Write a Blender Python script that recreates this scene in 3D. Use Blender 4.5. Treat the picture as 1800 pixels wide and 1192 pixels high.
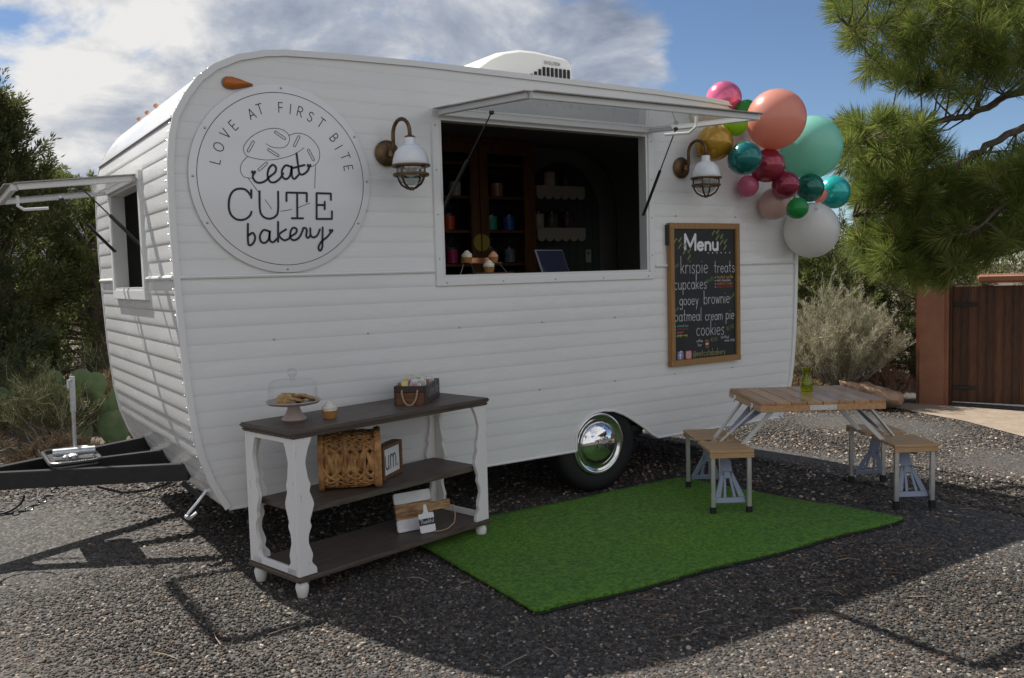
import bpy, bmesh, math, random
import numpy as np
from mathutils import Vector, Matrix
random.seed(7); rng = np.random.default_rng(11)
R = math.radians; PI = math.pi
scn = bpy.context.scene
for o in list(bpy.data.objects): bpy.data.objects.remove(o)
COL = scn.collection

# ------------------------------------------------------------------ camera
cam_d = bpy.data.cameras.new('camera'); cam = bpy.data.objects.new('camera', cam_d); COL.objects.link(cam)
rt = Vector((0.834, -0.552, -0.027)).normalized()
fw = Vector((0.549, 0.833, -0.074)); fw = (fw - rt * fw.dot(rt)).normalized()
up = rt.cross(fw)
cam.matrix_world = Matrix(((rt.x, up.x, -fw.x, 0.0), (rt.y, up.y, -fw.y, -4.893), (rt.z, up.z, -fw.z, 1.58), (0, 0, 0, 1)))
cam_d.sensor_width = 36; cam_d.lens = 36 * 1565 / 1800; cam_d.clip_end = 3000; cam_d.clip_start = 0.05
scn.camera = cam
scn.render.resolution_x = 1024; scn.render.resolution_y = 678

# ------------------------------------------------------------------ light
SUN = Vector((-0.258, 0.815, 1.0)).normalized()
el = math.asin(SUN.z); az = math.atan2(SUN.x, SUN.y)
w = bpy.data.worlds.new('World'); scn.world = w; w.use_nodes = True
nt = w.node_tree; nt.nodes.clear()
def N(t, **k):
    n = nt.nodes.new(t)
    for a, b in k.items(): setattr(n, a, b)
    return n
L = nt.links.new
out = N('ShaderNodeOutputWorld')
sky = N('ShaderNodeTexSky', sky_type='NISHITA'); sky.sun_disc = False; sky.sun_elevation = el; sky.sun_rotation = az
sky.altitude = 2200; sky.dust_density = 0.25; sky.ozone_density = 3.0
bg1 = N('ShaderNodeBackground'); bg1.inputs[1].default_value = 0.070; L(sky.outputs[0], bg1.inputs[0])
tc = N('ShaderNodeTexCoord'); sep = N('ShaderNodeSeparateXYZ'); L(tc.outputs['Generated'], sep.inputs[0])
def MATH(op, a, b=None, c=None, clamp=False):
    m = N('ShaderNodeMath', operation=op); m.use_clamp = clamp
    for i, s in enumerate((a, b, c)):
        if s is None: continue
        if isinstance(s, (int, float)): m.inputs[i].default_value = s
        else: L(s, m.inputs[i])
    return m.outputs[0]
zc = MATH('ADD', MATH('MAXIMUM', sep.outputs[2], 0.0), 0.42)
px = MATH('DIVIDE', sep.outputs[0], zc); py = MATH('DIVIDE', sep.outputs[1], zc)
cmb = N('ShaderNodeCombineXYZ'); L(px, cmb.inputs[0]); L(py, cmb.inputs[1])
n1 = N('ShaderNodeTexNoise'); n1.inputs['Scale'].default_value = 2.6; n1.inputs['Detail'].default_value = 10; n1.inputs['Roughness'].default_value = 0.56; n1.inputs['Distortion'].default_value = 0.35
mp0 = N('ShaderNodeMapping'); mp0.inputs['Location'].default_value = (8.5, 4.5, 2.5); L(cmb.outputs[0], mp0.inputs[0]); L(mp0.outputs[0], n1.inputs['Vector'])
n2 = N('ShaderNodeTexNoise'); n2.inputs['Scale'].default_value = 3.6; n2.inputs['Detail'].default_value = 8; n2.inputs['Roughness'].default_value = 0.6; n2.inputs['Distortion'].default_value = 0.3
mp = N('ShaderNodeMapping'); mp.inputs['Location'].default_value = (3.1, 1.7, 0.4); L(cmb.outputs[0], mp.inputs[0]); L(mp.outputs[0], n2.inputs['Vector'])
# cloud cover: carried on behind the camera to light the wall, low along the horizon
hor = MATH('SQRT', MATH('ADD', MATH('ADD', MATH('MULTIPLY', sep.outputs[0], sep.outputs[0]), MATH('MULTIPLY', sep.outputs[1], sep.outputs[1])), 0.02))
lat = MATH('DIVIDE', MATH('SUBTRACT', MATH('MULTIPLY', sep.outputs[0], 0.712), MATH('MULTIPLY', sep.outputs[1], 0.702)), hor)
def RANGE(v, a, b, c, d):
    m = N('ShaderNodeMapRange'); m.interpolation_type = 'SMOOTHSTEP'
    for i_, q_ in enumerate((a, b, c, d)): m.inputs[i_+1].default_value = q_
    L(v, m.inputs[0]); return m.outputs[0]
fwdc = MATH('DIVIDE', MATH('ADD', MATH('MULTIPLY', sep.outputs[0], 0.702), MATH('MULTIPLY', sep.outputs[1], 0.712)), hor)
clear = MATH('MULTIPLY', RANGE(lat, -0.09, 0.07, 0.0, 1.0), RANGE(fwdc, -0.2, 0.5, 0.0, 1.0))   # the open patch of blue to the east
cov = MATH('ADD', MATH('MULTIPLY_ADD', clear, -0.34, 0.16), RANGE(sep.outputs[2], 0.03, 0.13, 0.14, 0.0))
dens = MATH('ADD', n1.outputs[0], cov)
class _O: pass
mr = _O(); mr.outputs = [RANGE(dens, 0.50, 0.60, 0.0, 1.0)]
cr = N('ShaderNodeValToRGB'); e = cr.color_ramp.elements
e[0].position = 0.34; e[0].color = (0.25, 0.30, 0.41, 1); e[1].position = 0.66; e[1].color = (0.98, 0.97, 0.95, 1)
m_ = cr.color_ramp.elements.new(0.5); m_.color = (0.48, 0.53, 0.63, 1)
dsun = N('ShaderNodeVectorMath', operation='DOT_PRODUCT'); L(tc.outputs['Generated'], dsun.inputs[0]); dsun.inputs[1].default_value = SUN
ds = MATH('SUBTRACT', dsun.outputs['Value'], 0.50)               # clouds glow towards the sun, grey between, unseen ones opposite brightened to light the wall
zenith_dim = MATH('MULTIPLY', MATH('MAXIMUM', sep.outputs[2], 0.25), -0.30)   # unseen clouds overhead greyed to deepen the shade on the ground
L(MATH('ADD', MATH('ADD', n2.outputs[0], MATH('ADD', zenith_dim, 0.075)), MATH('MINIMUM', MATH('MULTIPLY_ADD', MATH('MULTIPLY', ds, ds), 5.0, -0.10), 0.18)), cr.inputs[0])
bg2 = N('ShaderNodeBackground'); L(cr.outputs[0], bg2.inputs[0]); bg2.inputs[1].default_value = 0.60
mx = N('ShaderNodeMixShader'); L(mr.outputs[0], mx.inputs[0]); L(bg1.outputs[0], mx.inputs[1]); L(bg2.outputs[0], mx.inputs[2])
L(mx.outputs[0], out.inputs[0])

sd = bpy.data.lights.new('sun', 'SUN'); sd.energy = 5.0; sd.angle = R(0.53); sd.color = (1.0, 0.955, 0.88)
so = bpy.data.objects.new('sun', sd); COL.objects.link(so)
so.rotation_euler = (-SUN).to_track_quat('-Z', 'Y').to_euler(); so.location = (-5, 15, 20)
vs = scn.view_settings; vs.view_transform = 'Standard'; vs.look = 'None'; vs.exposure = 0.52; vs.gamma = 1.0; vs.use_curve_mapping = False
scn.render.engine = 'CYCLES'

# ------------------------------------------------------------------ materials
MATS = {}
def mat(name, col=(.5,.5,.5), rough=.5, metal=0., noise=None, col2=None, stretch=(1,1,1), bump=0., bscale=60., coat=0., trans=0., ramp=(.35,.65), spec=.5, detail=6, extra=None, rvar=0.):
    if name in MATS: return MATS[name]
    m = bpy.data.materials.new(name); m.use_nodes = True; t = m.node_tree; b = t.nodes['Principled BSDF']
    b.inputs['Base Color'].default_value = (*col, 1); b.inputs['Roughness'].default_value = rough; b.inputs['Metallic'].default_value = metal
    b.inputs['Coat Weight'].default_value = coat; b.inputs['Specular IOR Level'].default_value = spec
    tcx = t.nodes.new('ShaderNodeTexCoord'); mpp = t.nodes.new('ShaderNodeMapping'); mpp.inputs['Scale'].default_value = stretch
    t.links.new(tcx.outputs['Object'], mpp.inputs[0])
    if noise:
        nn = t.nodes.new('ShaderNodeTexNoise'); nn.inputs['Scale'].default_value = noise; nn.inputs['Detail'].default_value = detail; nn.inputs['Roughness'].default_value = .62
        t.links.new(mpp.outputs[0], nn.inputs['Vector'])
        rp = t.nodes.new('ShaderNodeValToRGB'); rp.color_ramp.elements[0].position = ramp[0]; rp.color_ramp.elements[1].position = ramp[1]
        rp.color_ramp.elements[0].color = (*col, 1); rp.color_ramp.elements[1].color = (*(col2 or col), 1)
        t.links.new(nn.outputs[0], rp.inputs[0]); t.links.new(rp.outputs[0], b.inputs['Base Color'])
        if rvar:
            ma = t.nodes.new('ShaderNodeMath'); ma.operation = 'MULTIPLY_ADD'; ma.inputs[1].default_value = rvar; ma.inputs[2].default_value = rough - rvar * .5
            t.links.new(nn.outputs[0], ma.inputs[0]); t.links.new(ma.outputs[0], b.inputs['Roughness'])
    if bump:
        bn = t.nodes.new('ShaderNodeTexNoise'); bn.inputs['Scale'].default_value = bscale; bn.inputs['Detail'].default_value = 5
        t.links.new(mpp.outputs[0], bn.inputs['Vector'])
        bp = t.nodes.new('ShaderNodeBump'); bp.inputs['Strength'].default_value = bump; bp.inputs['Distance'].default_value = .01
        t.links.new(bn.outputs[0], bp.inputs['Height']); t.links.new(bp.outputs[0], b.inputs['Normal'])
    if trans:
        tr = t.nodes.new('ShaderNodeBsdfTranslucent'); ms = t.nodes.new('ShaderNodeMixShader'); ms.inputs[0].default_value = trans
        src = b.inputs['Base Color'].links[0].from_socket if b.inputs['Base Color'].links else None
        if src: t.links.new(src, tr.inputs[0])
        else: tr.inputs[0].default_value = (*col, 1)
        t.links.new(b.outputs[0], ms.inputs[1]); t.links.new(tr.outputs[0], ms.inputs[2]); t.links.new(ms.outputs[0], t.nodes['Material Output'].inputs[0])
    MATS[name] = m; return m
def glass_mat(name, tint=(1,1,1), gloss=.12, rough=.02):
    m = bpy.data.materials.new(name); m.use_nodes = True; t = m.node_tree; t.nodes.clear()
    o = t.nodes.new('ShaderNodeOutputMaterial'); a = t.nodes.new('ShaderNodeBsdfTransparent'); a.inputs[0].default_value = (*tint, 1)
    g = t.nodes.new('ShaderNodeBsdfGlossy'); g.inputs['Roughness'].default_value = rough
    lw = t.nodes.new('ShaderNodeLayerWeight'); lw.inputs[0].default_value = .5
    pw = t.nodes.new('ShaderNodeMath'); pw.operation = 'POWER'; pw.inputs[1].default_value = 4.0; t.links.new(lw.outputs['Facing'], pw.inputs[0])
    fr = t.nodes.new('ShaderNodeMath'); fr.operation = 'MULTIPLY'; fr.inputs[1].default_value = .75; t.links.new(pw.outputs[0], fr.inputs[0])
    ad = t.nodes.new('ShaderNodeMath'); ad.operation = 'ADD'; ad.inputs[1].default_value = gloss; ad.use_clamp = True
    s = t.nodes.new('ShaderNodeMixShader'); t.links.new(fr.outputs[0], ad.inputs[0]); t.links.new(ad.outputs[0], s.inputs[0])
    t.links.new(a.outputs[0], s.inputs[1]); t.links.new(g.outputs[0], s.inputs[2]); t.links.new(s.outputs[0], o.inputs[0]); return m
PAINT = mat('white_paint', (.73,.73,.715), .27, noise=2.2, col2=(.78,.78,.775), bump=.035, bscale=3.2, stretch=(.6,.6,3), coat=.3, rvar=.16)
TRIM = mat('white_trim', (.76,.76,.75), .3)
ALU = mat('aluminium', (.72,.72,.71), .32, .9, noise=8, col2=(.62,.62,.62))
ALUW = mat('pale_aluminium', (.66,.66,.65), .42, .35)
CHROME = mat('chrome', (.85,.85,.86), .05, 1.)
BLACKM = mat('black_steel', (.012,.012,.014), .35, noise=20, col2=(.022,.022,.024))
RUBBER = mat('rubber', (.008,.008,.008), .7, bump=.1, bscale=90)
GALV = mat('galvanised', (.55,.57,.58), .35, .85, noise=30, col2=(.42,.44,.46))
INK = mat('sign_ink', (.012,.013,.022), .55)
SIGNW = mat('sign_plastic', (.79,.79,.80), .22, coat=.3)
SCREW = mat('screw_metal', (.42,.42,.42), .35, .9)
BRASS = mat('aged_brass', (.17,.105,.052), .42, .7, noise=25, col2=(.09,.055,.03))
ENAMEL = mat('white_enamel', (.8,.82,.84), .12, coat=.5)
GLASS = glass_mat('clear_glass', (.975,.98,.985), .015)
WGLASS = glass_mat('window_glass', (.88,.90,.90), .05)
DWOOD = mat('dark_walnut', (.060,.043,.032), .5, noise=6, col2=(.115,.088,.068), stretch=(1,9,9), bump=.12, bscale=30)
WWASH = mat('distressed_white', (.36,.28,.21), .6, noise=9, col2=(.76,.74,.72), ramp=(.27,.38), stretch=(3,3,1), bump=.2, bscale=40)
TABLEW = mat('table_pine', (.40,.20,.085), .42, noise=5, col2=(.56,.33,.16), stretch=(14,1,14), coat=.15)
SEATW = mat('seat_pine', (.38,.22,.10), .45, noise=5, col2=(.52,.33,.17), stretch=(1,12,12))
FRAMEW = mat('menu_frame_oak', (.27,.135,.04), .45, noise=6, col2=(.36,.19,.065), stretch=(8,8,1))
CHALK = mat('chalkboard', (.008,.008,.009), .55, noise=4, col2=(.014,.014,.015))
CHW = mat('chalk_white', (.55,.57,.60), .8)
CHG = mat('chalk_green', (.20,.26,.09), .8)
BLUEP = mat('blue_plastic', (.24,.28,.38), .4)
MARKER = mat('amber_lens', (.65,.17,.005), .12, trans=.3, coat=.6)

# ------------------------------------------------------------------ builders
class MB:
    def __init__(s): s.v = []; s.f = []
    def add(s, vs, fs):
        k = len(s.v); s.v += [tuple(p) for p in vs]; s.f += [tuple(i + k for i in f) for f in fs]; return s
    def box(s, c, d, rot=None):
        x, y, z = d[0]/2, d[1]/2, d[2]/2
        P = [Vector(p) for p in ((-x,-y,-z),(x,-y,-z),(x,y,-z),(-x,y,-z),(-x,-y,z),(x,-y,z),(x,y,z),(-x,y,z))]
        if rot is not None: P = [rot @ p for p in P]
        c = Vector(c)
        return s.add([p + c for p in P], [(0,3,2,1),(4,5,6,7),(0,1,5,4),(1,2,6,5),(2,3,7,6),(3,0,4,7)])
    def bb(s, x0, x1, y0, y1, z0, z1): return s.box(((x0+x1)/2,(y0+y1)/2,(z0+z1)/2), (x1-x0,y1-y0,z1-z0))
    def bar(s, a, b, wd, ht, upv=(0,0,1)):
        a, b = Vector(a), Vector(b); t = (b-a).normalized(); u = Vector(upv); r_ = t.cross(u).normalized(); u = r_.cross(t)
        P = []
        for p in (a, b):
            for i, j in ((-1,-1),(1,-1),(1,1),(-1,1)): P.append(p + r_*wd/2*i + u*ht/2*j)
        return s.add(P, [(3,2,1,0),(4,5,6,7),(0,1,5,4),(1,2,6,5),(2,3,7,6),(3,0,4,7)])
    def tube(s, path, r, n=8, closed=False, caps=True):
        path = [Vector(p) for p in path]; m = len(path); rr = r if isinstance(r, (list, tuple)) else [r]*m
        prev = None; rings = []
        for i, p in enumerate(path):
            a = path[i-1] if (i or closed) else p; b = path[(i+1) % m] if (i < m-1 or closed) else p
            t = (b-a).normalized()
            if prev is None:
                q = Vector((0,0,1)) if abs(t.z) < .9 else Vector((1,0,0)); x = t.cross(q).normalized()
            else: x = (prev - t*prev.dot(t)).normalized()
            prev = x; y = t.cross(x)
            rings.append([p + (x*math.cos(2*PI*k/n) + y*math.sin(2*PI*k/n))*rr[i] for k in range(n)])
        k0 = len(s.v)
        for g in rings: s.v += [tuple(q) for q in g]
        for i in range(m if closed else m-1):
            j = (i+1) % m
            for k in range(n):
                l = (k+1) % n; s.f.append((k0+i*n+k, k0+i*n+l, k0+j*n+l, k0+j*n+k))
        if caps and not closed: s.f.append(tuple(k0+k for k in range(n))[::-1]); s.f.append(tuple(k0+(m-1)*n+k for k in range(n)))
        return s
    def lathe(s, prof, c=(0,0,0), n=24, rot=None, sx=1., sy=1.):
        c = Vector(c); k0 = len(s.v); m = len(prof)
        for r, z in prof:
            for k in range(n):
                p = Vector((r*math.cos(2*PI*k/n)*sx, r*math.sin(2*PI*k/n)*sy, z))
                if rot is not None: p = rot @ p
                s.v.append(tuple(p + c))
        for i in range(m-1):
            for k in range(n):
                l = (k+1) % n; s.f.append((k0+i*n+k, k0+i*n+l, k0+(i+1)*n+l, k0+(i+1)*n+k))
        if prof[0][0] > 1e-5: s.f.append(tuple(k0+k for k in range(n))[::-1])
        if prof[-1][0] > 1e-5: s.f.append(tuple(k0+(m-1)*n+k for k in range(n)))
        return s
    def prism(s, poly, o, e1, e2, th):
        o, e1, e2, th = Vector(o), Vector(e1), Vector(e2), Vector(th); n = len(poly)
        A = [o + e1*p[0] + e2*p[1] for p in poly]
        return s.add(A + [a + th for a in A], [tuple(range(n))[::-1], tuple(range(n, 2*n))] + [(i, (i+1) % n, n+(i+1) % n, n+i) for i in range(n)])
    def ribbon(s, pts, wd, o, e1, e2, nrm, h, smooth=True):
        o, e1, e2, nrm = Vector(o), Vector(e1), Vector(e2), Vector(nrm)
        P = [np.array(p, float) for p in pts]
        if smooth and len(P) > 2:
            Q = []
            for i in range(len(P)-1):
                p0 = P[max(i-1,0)]; p1 = P[i]; p2 = P[i+1]; p3 = P[min(i+2,len(P)-1)]
                for t in np.linspace(0, 1, 5, endpoint=False):
                    Q.append(.5*((2*p1)+(-p0+p2)*t+(2*p0-5*p1+4*p2-p3)*t*t+(-p0+3*p1-3*p2+p3)*t**3))
            Q.append(P[-1]); P = Q
        a = (P[0]-P[1]); a = a/(np.linalg.norm(a)+1e-9); b = P[-1]-P[-2]; b = b/(np.linalg.norm(b)+1e-9)
        P = [P[0]+a*wd*.42] + P + [P[-1]+b*wd*.42]; wds = [wd*.45] + [wd]*(len(P)-2) + [wd*.45]
        V = []; F = []
        for i, p in enumerate(P):
            d = P[min(i+1,len(P)-1)] - P[max(i-1,0)]; d = d/(np.linalg.norm(d)+1e-9); q = np.array((-d[1], d[0]))*wds[i]/2
            for k in (p+q, p-q): V.append(o + e1*k[0] + e2*k[1] + nrm*h)
        for i in range(len(P)-1): F.append((2*i, 2*i+1, 2*i+3, 2*i+2))
        return s.add(V, F)
    def mesh(s, name, smooth=None, bevel=0., seg=2):
        me = bpy.data.meshes.new(name); me.from_pydata(s.v, [], s.f); me.update()
        bm = bmesh.new(); bm.from_mesh(me)
        bmesh.ops.recalc_face_normals(bm, faces=bm.faces)
        if bevel:
            ed = [e for e in bm.edges if len(e.link_faces) == 2 and e.calc_face_angle(0) > .5]
            bmesh.ops.bevel(bm, geom=ed, offset=bevel, segments=seg, affect='EDGES', clamp_overlap=True)
        bm.to_mesh(me); bm.free()
        if smooth is not None:
            me.polygons.foreach_set('use_smooth', [True]*len(me.polygons))
            try: me.set_sharp_from_angle(angle=R(smooth))
            except Exception: pass
        return me
    def build(s, name, m, parent=None, smooth=35, bevel=0., seg=2, world=False):
        if world and parent is not None:
            off = Vector(parent.location); s.v = [tuple(Vector(p)-off) for p in s.v]
        me = s.mesh(name, smooth, bevel, seg); o = bpy.data.objects.new(name, me); COL.objects.link(o)
        if m is not None: me.materials.append(m)
        o.parent = parent
        if parent is not None and parent.parent is not None and False: pass
        return o
def tag(o, label=None, cat=None, group=None, kind=None):
    if label: o['label'] = label
    if cat: o['category'] = cat
    if group: o['group'] = group
    if kind: o['kind'] = kind
    return o
def thing(name, label, cat, loc=(0,0,0), rz=0., group=None):
    o = bpy.data.objects.new(name, None); COL.objects.link(o); o.location = loc; o.rotation_euler = (0,0,rz); o.empty_display_size = .1
    return tag(o, label, cat, group)
def inst(name, me, parent, loc=(0,0,0), rot=(0,0,0), scale=(1,1,1)):
    o = bpy.data.objects.new(name, me); COL.objects.link(o); o.parent = parent; o.location = loc; o.rotation_euler = rot; o.scale = scale; return o

# ---- single-line lettering
def arc(cx, cy, rx, ry, a0, a1, n=12): return [(cx+rx*math.cos(R(a0+(a1-a0)*i/n)), cy+ry*math.sin(R(a0+(a1-a0)*i/n))) for i in range(n+1)]
C_ = lambda: arc(.22,.22,.19,.22,90,450,16)
G = {'a':(.5,[C_(),[(.42,.44),(.42,.05),(.49,0)]]), 'b':(.48,[[(.04,.92),(.04,0)],arc(.23,.22,.19,.22,180,-180,16)]), 'c':(.42,[arc(.23,.22,.19,.22,50,310)]),
 'd':(.48,[C_(),[(.42,.92),(.42,0)]]), 'e':(.46,[[(.05,.22),(.40,.25)],arc(.23,.22,.19,.22,8,320)]), 'f':(.32,[[(.1,0),(.1,.7)]+arc(.22,.74,.12,.16,180,40,6),[(0,.44),(.28,.44)]]),
 'g':(.48,[C_(),[(.42,.44),(.42,-.12)]+arc(.24,-.15,.18,.17,0,-150,8)]), 'h':(.44,[[(.04,.92),(.04,0)],arc(.21,.24,.17,.2,180,0,8)+[(.38,0)]]), 'i':(.14,[[(.06,.44),(.06,0)],[(.06,.62),(.06,.65)]]),
 'k':(.4,[[(.04,.92),(.04,0)],[(.33,.44),(.06,.18)],[(.14,.25),(.36,0)]]), 'l':(.16,[[(.05,.92),(.05,.06),(.12,0)]]), 'm':(.66,[[(.04,.44),(.04,0)],arc(.18,.26,.14,.18,180,0,8)+[(.32,0)],arc(.46,.26,.14,.18,180,0,8)+[(.6,0)]]),
 'n':(.44,[[(.04,.44),(.04,0)],arc(.21,.24,.17,.2,180,0,8)+[(.38,0)]]), 'o':(.46,[C_()]), 'p':(.48,[[(.04,.44),(.04,-.36)],arc(.23,.22,.19,.22,180,-180,16)]), 'r':(.32,[[(.04,.44),(.04,0)],arc(.2,.26,.16,.17,170,50,6)]),
 's':(.36,[[(.31,.38),(.2,.45),(.08,.38),(.09,.28),(.22,.21),(.31,.12),(.24,.01),(.12,0),(.04,.07)]]), 't':(.34,[[(.14,.78),(.14,.06),(.25,0)],[(0,.46),(.3,.46)]]),
 'u':(.46,[[(.04,.44),(.04,.18)]+arc(.21,.18,.17,.18,180,360,8),[(.38,.44),(.38,0)]]), 'v':(.38,[[(.02,.44),(.19,0)],[(.19,0),(.36,.44)]]), 'w':(.54,[[(.02,.44),(.14,0)],[(.14,0),(.26,.38)],[(.26,.38),(.38,0)],[(.38,0),(.5,.44)]]), 'y':(.42,[[(.04,.44),(.21,.04)],[(.38,.44),(.12,-.34)]]),
 'L':(.46,[[(.05,.9),(.05,0)],[(.05,0),(.42,0)]]), 'O':(.8,[arc(.4,.45,.36,.45,90,450,20)]), 'V':(.6,[[(.02,.9),(.3,0)],[(.3,0),(.58,.9)]]), 'E':(.5,[[(.05,.9),(.05,0)],[(.05,.9),(.45,.9)],[(.05,.46),(.4,.46)],[(.05,0),(.45,0)]]),
 'A':(.66,[[(.02,0),(.33,.9)],[(.33,.9),(.64,0)],[(.13,.3),(.53,.3)]]), 'T':(.56,[[(.28,.9),(.28,0)],[(0,.9),(.56,.9)]]), 'F':(.48,[[(.05,.9),(.05,0)],[(.05,.9),(.45,.9)],[(.05,.46),(.4,.46)]]), 'I':(.12,[[(.06,.9),(.06,0)]]),
 'R':(.56,[[(.05,.9),(.05,0)],[(.05,.9),(.28,.9)]+arc(.28,.67,.22,.23,90,-90,8)+[(.05,.44)],[(.27,.44),(.52,0)]]), 'S':(.52,[[(.45,.76),(.36,.88),(.22,.9),(.08,.8),(.09,.62),(.25,.49),(.42,.4),(.47,.2),(.36,.03),(.2,0),(.04,.12)]]),
 'B':(.56,[[(.05,.9),(.05,0)],[(.05,.9),(.26,.9)]+arc(.26,.68,.2,.22,90,-90,8)+[(.05,.46)],[(.26,.46)]+arc(.26,.23,.24,.23,90,-90,8)+[(.05,0)]]), 'C':(.6,[arc(.36,.45,.33,.45,48,312,14)]), 'U':(.6,[[(.05,.9),(.05,.3)]+arc(.3,.28,.25,.28,180,360,10)+[(.55,.9)]]),
 'N':(.62,[[(.05,0),(.05,.9)],[(.05,.9),(.56,0)],[(.56,0),(.56,.9)]]), 'M':(.8,[[(.05,0),(.05,.9)],[(.05,.9),(.4,.2)],[(.4,.2),(.75,.9)],[(.75,.9),(.75,0)]]),
 '0':(.44,[arc(.2,.4,.17,.4,90,450,14)]), '2':(.44,[[(.04,.62),(.12,.78),(.28,.78),(.35,.6),(.2,.3),(.03,0),(.4,0)]]), '4':(.46,[[(.3,0),(.3,.8)],[(.3,.8),(.02,.25)],[(.02,.25),(.42,.25)]]), '1':(.2,[[(.1,.8),(.1,0)]]), '.':(.14,[[(.06,0),(.06,.03)]]),
 '$':(.42,[[(.34,.66),(.2,.74),(.06,.62),(.1,.46),(.28,.36),(.34,.18),(.2,.05),(.04,.14)],[(.2,.86),(.2,-.06)]]), '&':(.5,[[(.45,0),(.1,.6),(.2,.8),(.32,.66),(.06,.22),(.16,0),(.42,.26)]]), '@':(.7,[arc(.33,.25,.12,.14,0,360,10),[(.45,.38),(.46,.16),(.56,.14)]+arc(.34,.25,.32,.38,-20,320,16)]), ' ':(.26,[])}
def text_width(s, gap=.08): return sum(G[c][0] + gap for c in s) - gap
def write(mb, s, p0, p1, wd, o, e1, e2, nrm, h, hscale=1.0, gap=.08):
    """letter a string from p0 to p1 (baseline ends, plane coordinates)"""
    p0, p1 = np.array(p0, float), np.array(p1, float); W = text_width(s, gap); ex = (p1-p0)/W; k = np.linalg.norm(ex); ey = np.array((-ex[1], ex[0]))*hscale
    x = 0; n = 0
    for ch in s:
        for st in G[ch][1]:
            mb.ribbon([p0 + ex*(x+a) + ey*b for a, b in st], wd, o, e1, e2, nrm, h + n*.00008, smooth=len(st) > 3); n += 1
        x += G[ch][0] + gap
    return k

# ------------------------------------------------------------------ terrain
def gz(x, y=0.): return -.45*(1-np.exp(-np.maximum(0, np.asarray(x, float)-5.6)/2.0))
def axis_pts(a, b, fine0, fine1, step):
    return np.array(sorted(set(list(np.arange(fine0, fine1+1e-6, step)) + list(a - (np.geomspace(1, 400, 16)-1)*.9 if False else fine0-(np.geomspace(1, 400, 16)-1)) + list(fine1+(np.geomspace(1, 400, 16)-1)))))
xs = axis_pts(0,0,-4,16,.25); ys = axis_pts(0,0,-6,12,.25)
X, Y = np.meshgrid(xs, ys); Z = gz(X) + .012*np.sin(X*1.7+Y*.6)*np.sin(Y*1.3-X*.4)*np.clip((np.hypot(X-3,Y+1)-1)/3, 0, 1)
nx, ny = len(xs), len(ys)
gm = bpy.data.meshes.new('ground')
gm.from_pydata(np.stack([X.ravel(), Y.ravel(), Z.ravel()], 1).tolist(), [], [(j*nx+i, j*nx+i+1, (j+1)*nx+i+1, (j+1)*nx+i) for j in range(ny-1) for i in range(nx-1)])
gm.polygons.foreach_set('use_smooth', [True]*len(gm.polygons))
GRD = mat('gravel_bed', (.045,.042,.040), .9)
def ground_mat(m):
    t = m.node_tree; b = t.nodes['Principled BSDF']; tcx = t.nodes.new('ShaderNodeTexCoord')
    v = t.nodes.new('ShaderNodeTexVoronoi'); v.inputs['Scale'].default_value = 58; t.links.new(tcx.outputs['Object'], v.inputs['Vector'])
    rp = t.nodes.new('ShaderNodeValToRGB'); t.links.new(v.outputs['Color'], rp.inputs[0])
    el_ = rp.color_ramp.elements; el_[0].color = (.026,.024,.023,1); el_[1].color = (.16,.145,.13,1); el_[0].position = .1; el_[1].position = .95
    k = el_.new(.55); k.color = (.06,.056,.052,1)
    nn = t.nodes.new('ShaderNodeTexNoise'); nn.inputs['Scale'].default_value = .45; nn.inputs['Detail'].default_value = 4; t.links.new(tcx.outputs['Object'], nn.inputs['Vector'])
    # bare earth beyond the gravel yard
    sp = t.nodes.new('ShaderNodeSeparateXYZ'); t.links.new(tcx.outputs['Object'], sp.inputs[0])
    a1 = t.nodes.new('ShaderNodeMapRange'); a1.inputs['From Min'].default_value = 2.6; a1.inputs['From Max'].default_value = 4.2; t.links.new(sp.outputs[1], a1.inputs['Value'])
    ad = t.nodes.new('ShaderNodeMath'); ad.operation = 'MULTIPLY_ADD'; ad.inputs[1].default_value = 1.0; ad.use_clamp = True
    n3 = t.nodes.new('ShaderNodeMath'); n3.operation = 'MULTIPLY_ADD'; n3.inputs[1].default_value = 1.2; n3.inputs[2].default_value = -.6; t.links.new(nn.outputs[0], n3.inputs[0])
    t.links.new(a1.outputs[0], ad.inputs[0]); t.links.new(n3.outputs[0], ad.inputs[2])
    mxx = t.nodes.new('ShaderNodeMix'); mxx.data_type = 'RGBA'; t.links.new(ad.outputs[0], mxx.inputs[0]); t.links.new(rp.outputs[0], mxx.inputs[6]); mxx.inputs[7].default_value = (.115,.082,.056,1)
    t.links.new(mxx.outputs[2], b.inputs['Base Color'])
    bp = t.nodes.new('ShaderNodeBump'); bp.inputs['Strength'].default_value = .9; bp.inputs['Distance'].default_value = .012; bp.invert = True
    t.links.new(v.outputs['Distance'], bp.inputs['Height']); t.links.new(bp.outputs[0], b.inputs['Normal'])
ground_mat(GRD); gm.materials.append(GRD)
go = bpy.data.objects.new('ground', gm); COL.objects.link(go); tag(go, kind='structure')

RUG = [(2.26,-1.61),(4.87,-1.75),(4.62,-.10),(2.33,-.10)]
def in_poly(x, y, poly):
    c = False; n = len(poly)
    for i in range(n):
        x0, y0 = poly[i]; x1, y1 = poly[(i+1) % n]
        if (y0 > y) != (y1 > y) and x < (x1-x0)*(y-y0)/(y1-y0)+x0: c = not c
    return c
PATH = [(11.15,2.62),(10.95,2.0),(10.7,1.15),(10.15,.18),(9.6,-1.0),(11.2,-2.2),(12.6,-.4),(12.0,1.2),(11.72,2.3),(11.55,2.75)]
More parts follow.
